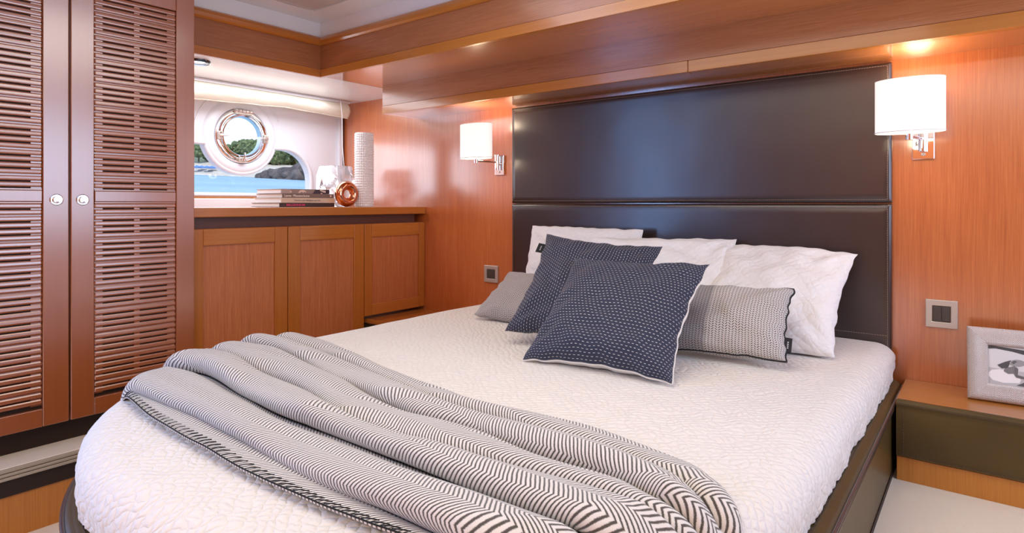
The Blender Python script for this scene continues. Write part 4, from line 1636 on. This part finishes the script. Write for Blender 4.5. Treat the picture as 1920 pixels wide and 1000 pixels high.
for i in range(NA):
    a = 2 * PI * i / NA
    V.append(vc + Vector(((Rr - 0.008) * math.cos(a), (Rr - 0.008) * math.sin(a), 0.02)))
for i in range(NA):
    F.append((NH * NA + i, NH * NA + (i + 1) % NA, n + (i + 1) % NA, n + i))
    F.append((n + i, n + (i + 1) % NA, n + NA + (i + 1) % NA, n + NA + i))
F.append(tuple(n + NA + i for i in range(NA)))
F.append(tuple(range(NA))[::-1])
o = mesh('tall_vase', V, F, M['ceramic'], smooth=True, auto=70)
tag(o, 'tall white cylindrical vase with a studded surface on the counter', 'vase')

# faceted glass vase
gc = cw(-1.105, 3.83, CTZ)
rings_ = [(0.070, 0.0, 0.0), (0.108, 0.05, 0.3), (0.125, 0.115, 0.0), (0.118, 0.185, 0.35), (0.098, 0.252, 0.1)]
V, F = [], []
NF = 8
for (r, z, ph_) in rings_:
    for i in range(NF):
        a = 2 * PI * (i + ph_) / NF
        rr = r * (1 + 0.09 * math.sin(i * 2.3 + z * 40))
        V.append(gc + Vector((rr * math.cos(a), rr * math.sin(a), z + (0.012 * math.sin(i * 1.9 + z * 20) if 0 < z < 0.25 else 0))))
for j in range(len(rings_) - 1):
    for i in range(NF):
        a, b, c, d = j * NF + i, j * NF + (i + 1) % NF, (j + 1) * NF + (i + 1) % NF, (j + 1) * NF + i
        F += [(a, b, d), (b, c, d)] if (i + j) % 2 else [(a, b, c), (a, c, d)]
top = (len(rings_) - 1) * NF
n = len(V)
for i in range(NF):
    p = V[top + i]
    V.append(gc + (p - gc) * 0.9 + Vector((0, 0, 0.252 * 0.1)))
for i in range(NF):
    V.append(gc + Vector((0.05 * math.cos(2 * PI * i / NF), 0.05 * math.sin(2 * PI * i / NF), 0.03)))
for i in range(NF):
    F.append((top + i, top + (i + 1) % NF, n + (i + 1) % NF, n + i))
    F.append((n + i, n + (i + 1) % NF, n + NF + (i + 1) % NF, n + NF + i))
F.append(tuple(n + NF + i for i in range(NF)))
F.append(tuple(range(NF))[::-1])
o = mesh('faceted_vase', V, F, M['crystal'])
tag(o, 'wide faceted frosted glass vase behind the books and copper ring', 'vase')

# ------------------------------------------------------------------ starboard window
sw = thing('window_2', '', '', (1.2, 1.72, 1.27))
del sw['label'], sw['category']
sw['kind'] = 'structure'
box('pane', (1.218, 1.222, 0.70, 2.40, 0.70, 1.70), M['glass'], sw)
boxes('window_frame', [(1.17, 1.25, 0.66, 0.70, 0.66, 1.74), (1.17, 1.25, 2.40, 2.44, 0.66, 1.74), (1.17, 1.25, 0.70, 2.40, 0.66, 0.70), (1.17, 1.25, 0.70, 2.40, 1.70, 1.74)], M['gel'], sw, 0.003)

# ------------------------------------------------------------------ outside: sea, shore, trees (the boat heels a little, so the water slopes in cabin space)
SL = 0.0535


def wz(x):
    return -0.22 + SL * (-3.6 - x)


V, F = [], []
NX = 40
for i in range(NX + 1):
    x = -3.9 - 900 * (i / NX) ** 2
    for y in (-900, -200, -50, 0, 60, 150, 300, 1200):
        V.append((x, y, wz(x)))
for i in range(NX):
    for k in range(7):
        a = i * 8 + k
        F.append((a, a + 8, a + 9, a + 1))
o = mesh('sea', V, F, M['sea'])
o['kind'] = 'stuff'
o['label'] = 'rippled blue sea outside the porthole window'
o['category'] = 'water'


def shore_pt(px, dep):
    lat = (px - 960) / 1144 * dep
    return RGT * lat + FWD * dep


# beach and hillside terrain
def terrain(name, mat, px0, px1, d0, d1, hfun, nx=60, nd=14):
    V, F = [], []
    for j in range(nd + 1):
        dep = d0 + (d1 - d0) * j / nd
        for i in range(nx + 1):
            px = px0 + (px1 - px0) * i / nx
            p = shore_pt(px, dep)
            p.z = wz(p.x) + hfun(i / nx, j / nd, p)
            V.append(p)
    for j in range(nd):
        for i in range(nx):
            a = j * (nx + 1) + i
            F.append((a, a + 1, a + nx + 2, a + nx + 1))
    return mesh(name, V, F, mat, smooth=True, kind='structure')


terrain('ground_beach', M['sand'], 150, 800, 188, 215, lambda u, v, p: -0.6 + 5.2 * v + 0.3 * noise.noise(p * 0.1))
terrain('ground_hillside', M['scrub'], 120, 850, 212, 300, lambda u, v, p: 3.4 + 6.0 * v ** 0.8 + 1.2 * noise.noise(p * 0.05))


def blob_geo(c, r, V, F, seed, sub=2, sq=(1, 1, 0.8), amp=0.35, fr=1.5):
    bm = bmesh.new()
    bmesh.ops.create_icosphere(bm, subdivisions=sub, radius=1.0)
    n = len(V)
    for v in bm.verts:
        d = v.co.normalized()
        k = 1 + amp * noise.noise(d * fr + Vector((seed, seed * 0.7, 0))) + 0.22 * noise.noise(d * 5 + Vector((seed, 0, 3)))
        V.append(Vector(c) + Vector((d.x * r * k * sq[0], d.y * r * k * sq[1], d.z * r * k * sq[2])))
    for f in bm.faces:
        F.append(tuple(n + v.index for v in f.verts))
    bm.free()


rk = []
V, F = [], []
for k in range(9):
    p = shore_pt(505 + k * 13, 172 - k * 1.5)
    p.z = wz(p.x) + 0.2 + 0.25 * k * 0.6
    blob_geo(p, 2.2 + 0.28 * k, V, F, k * 3.1, 3, (1.4, 1.4, 0.9), 0.5)
o = mesh('shore_rock', V, F, M['rock'], smooth=True)
tag(o, 'low dark rocky point at the right of the bay outside the window', 'rock')

spots = [(372, 9.0), (390, 8.0), (408, 7.0), (424, 8.6), (440, 10.0), (456, 11.5), (472, 11.8), (489, 11.0), (506, 9.5), (522, 9.0), (540, 9.6), (558, 9.2), (577, 9.4), (594, 9.0)]
tree_lab = {0: 'dense green pine tree behind the beach outside the window', 1: 'paler green pine tree standing among the shore trees'}
for k, (px, hh) in enumerate(spots):
    dep = 214 + 9 * ((k * 7) % 3)
    p = shore_pt(px, dep)
    p.z = wz(p.x) + 3.2
    wh_ = 'seen through the left part of the lower window' if px < 405 else ('seen through the round porthole' if px < 500 else 'seen through the right part of the lower window')
    t = thing('pine_tree', 'distant green pine tree ' + wh_, 'tree', tuple(p), 'far pines ' + wh_)
    V, F = [], []
    rnd = random.Random(k)
    for q in range(9):
        a = rnd.random() * 2 * PI
        rr = rnd.random() * 2.2
        blob_geo(p + Vector((math.cos(a) * rr, math.sin(a) * rr, hh * (0.32 + 0.42 * rnd.random()))), hh * 0.22 * (0.7 + 0.5 * rnd.random()), V, F, k * 13 + q, 3, (1, 1, 0.8), 0.5, 2.2)
    mesh('crown', V, F, M['foliage'], t, smooth=False)
    tube('trunk', [p + Vector((0, 0, -1.5)), p + Vector((0.2, 0.1, hh * 0.5))], 0.28, M['trunk'], t, 8)

um = M.setdefault('umbrella', plain('blue_canvas', (0.10, 0.22, 0.62), 0.7))
for k, px in enumerate((369, 378, 388, 397)):
    p = shore_pt(px, 196 + (k % 2) * 3)
    p.z = wz(p.x) + 0.6
    t = thing('beach_umbrella', 'small blue umbrella on the distant beach', 'umbrella', tuple(p), 'blue umbrellas on the distant beach')
    lathe('canopy', [(0.05, 2.5), (0.8, 2.2), (1.5, 1.7), (1.45, 1.68), (0.05, 2.4)], p, um, t, 12)
    tube('pole', [p, p + Vector((0, 0, 2.4))], 0.06, M['paper'], t, 6)
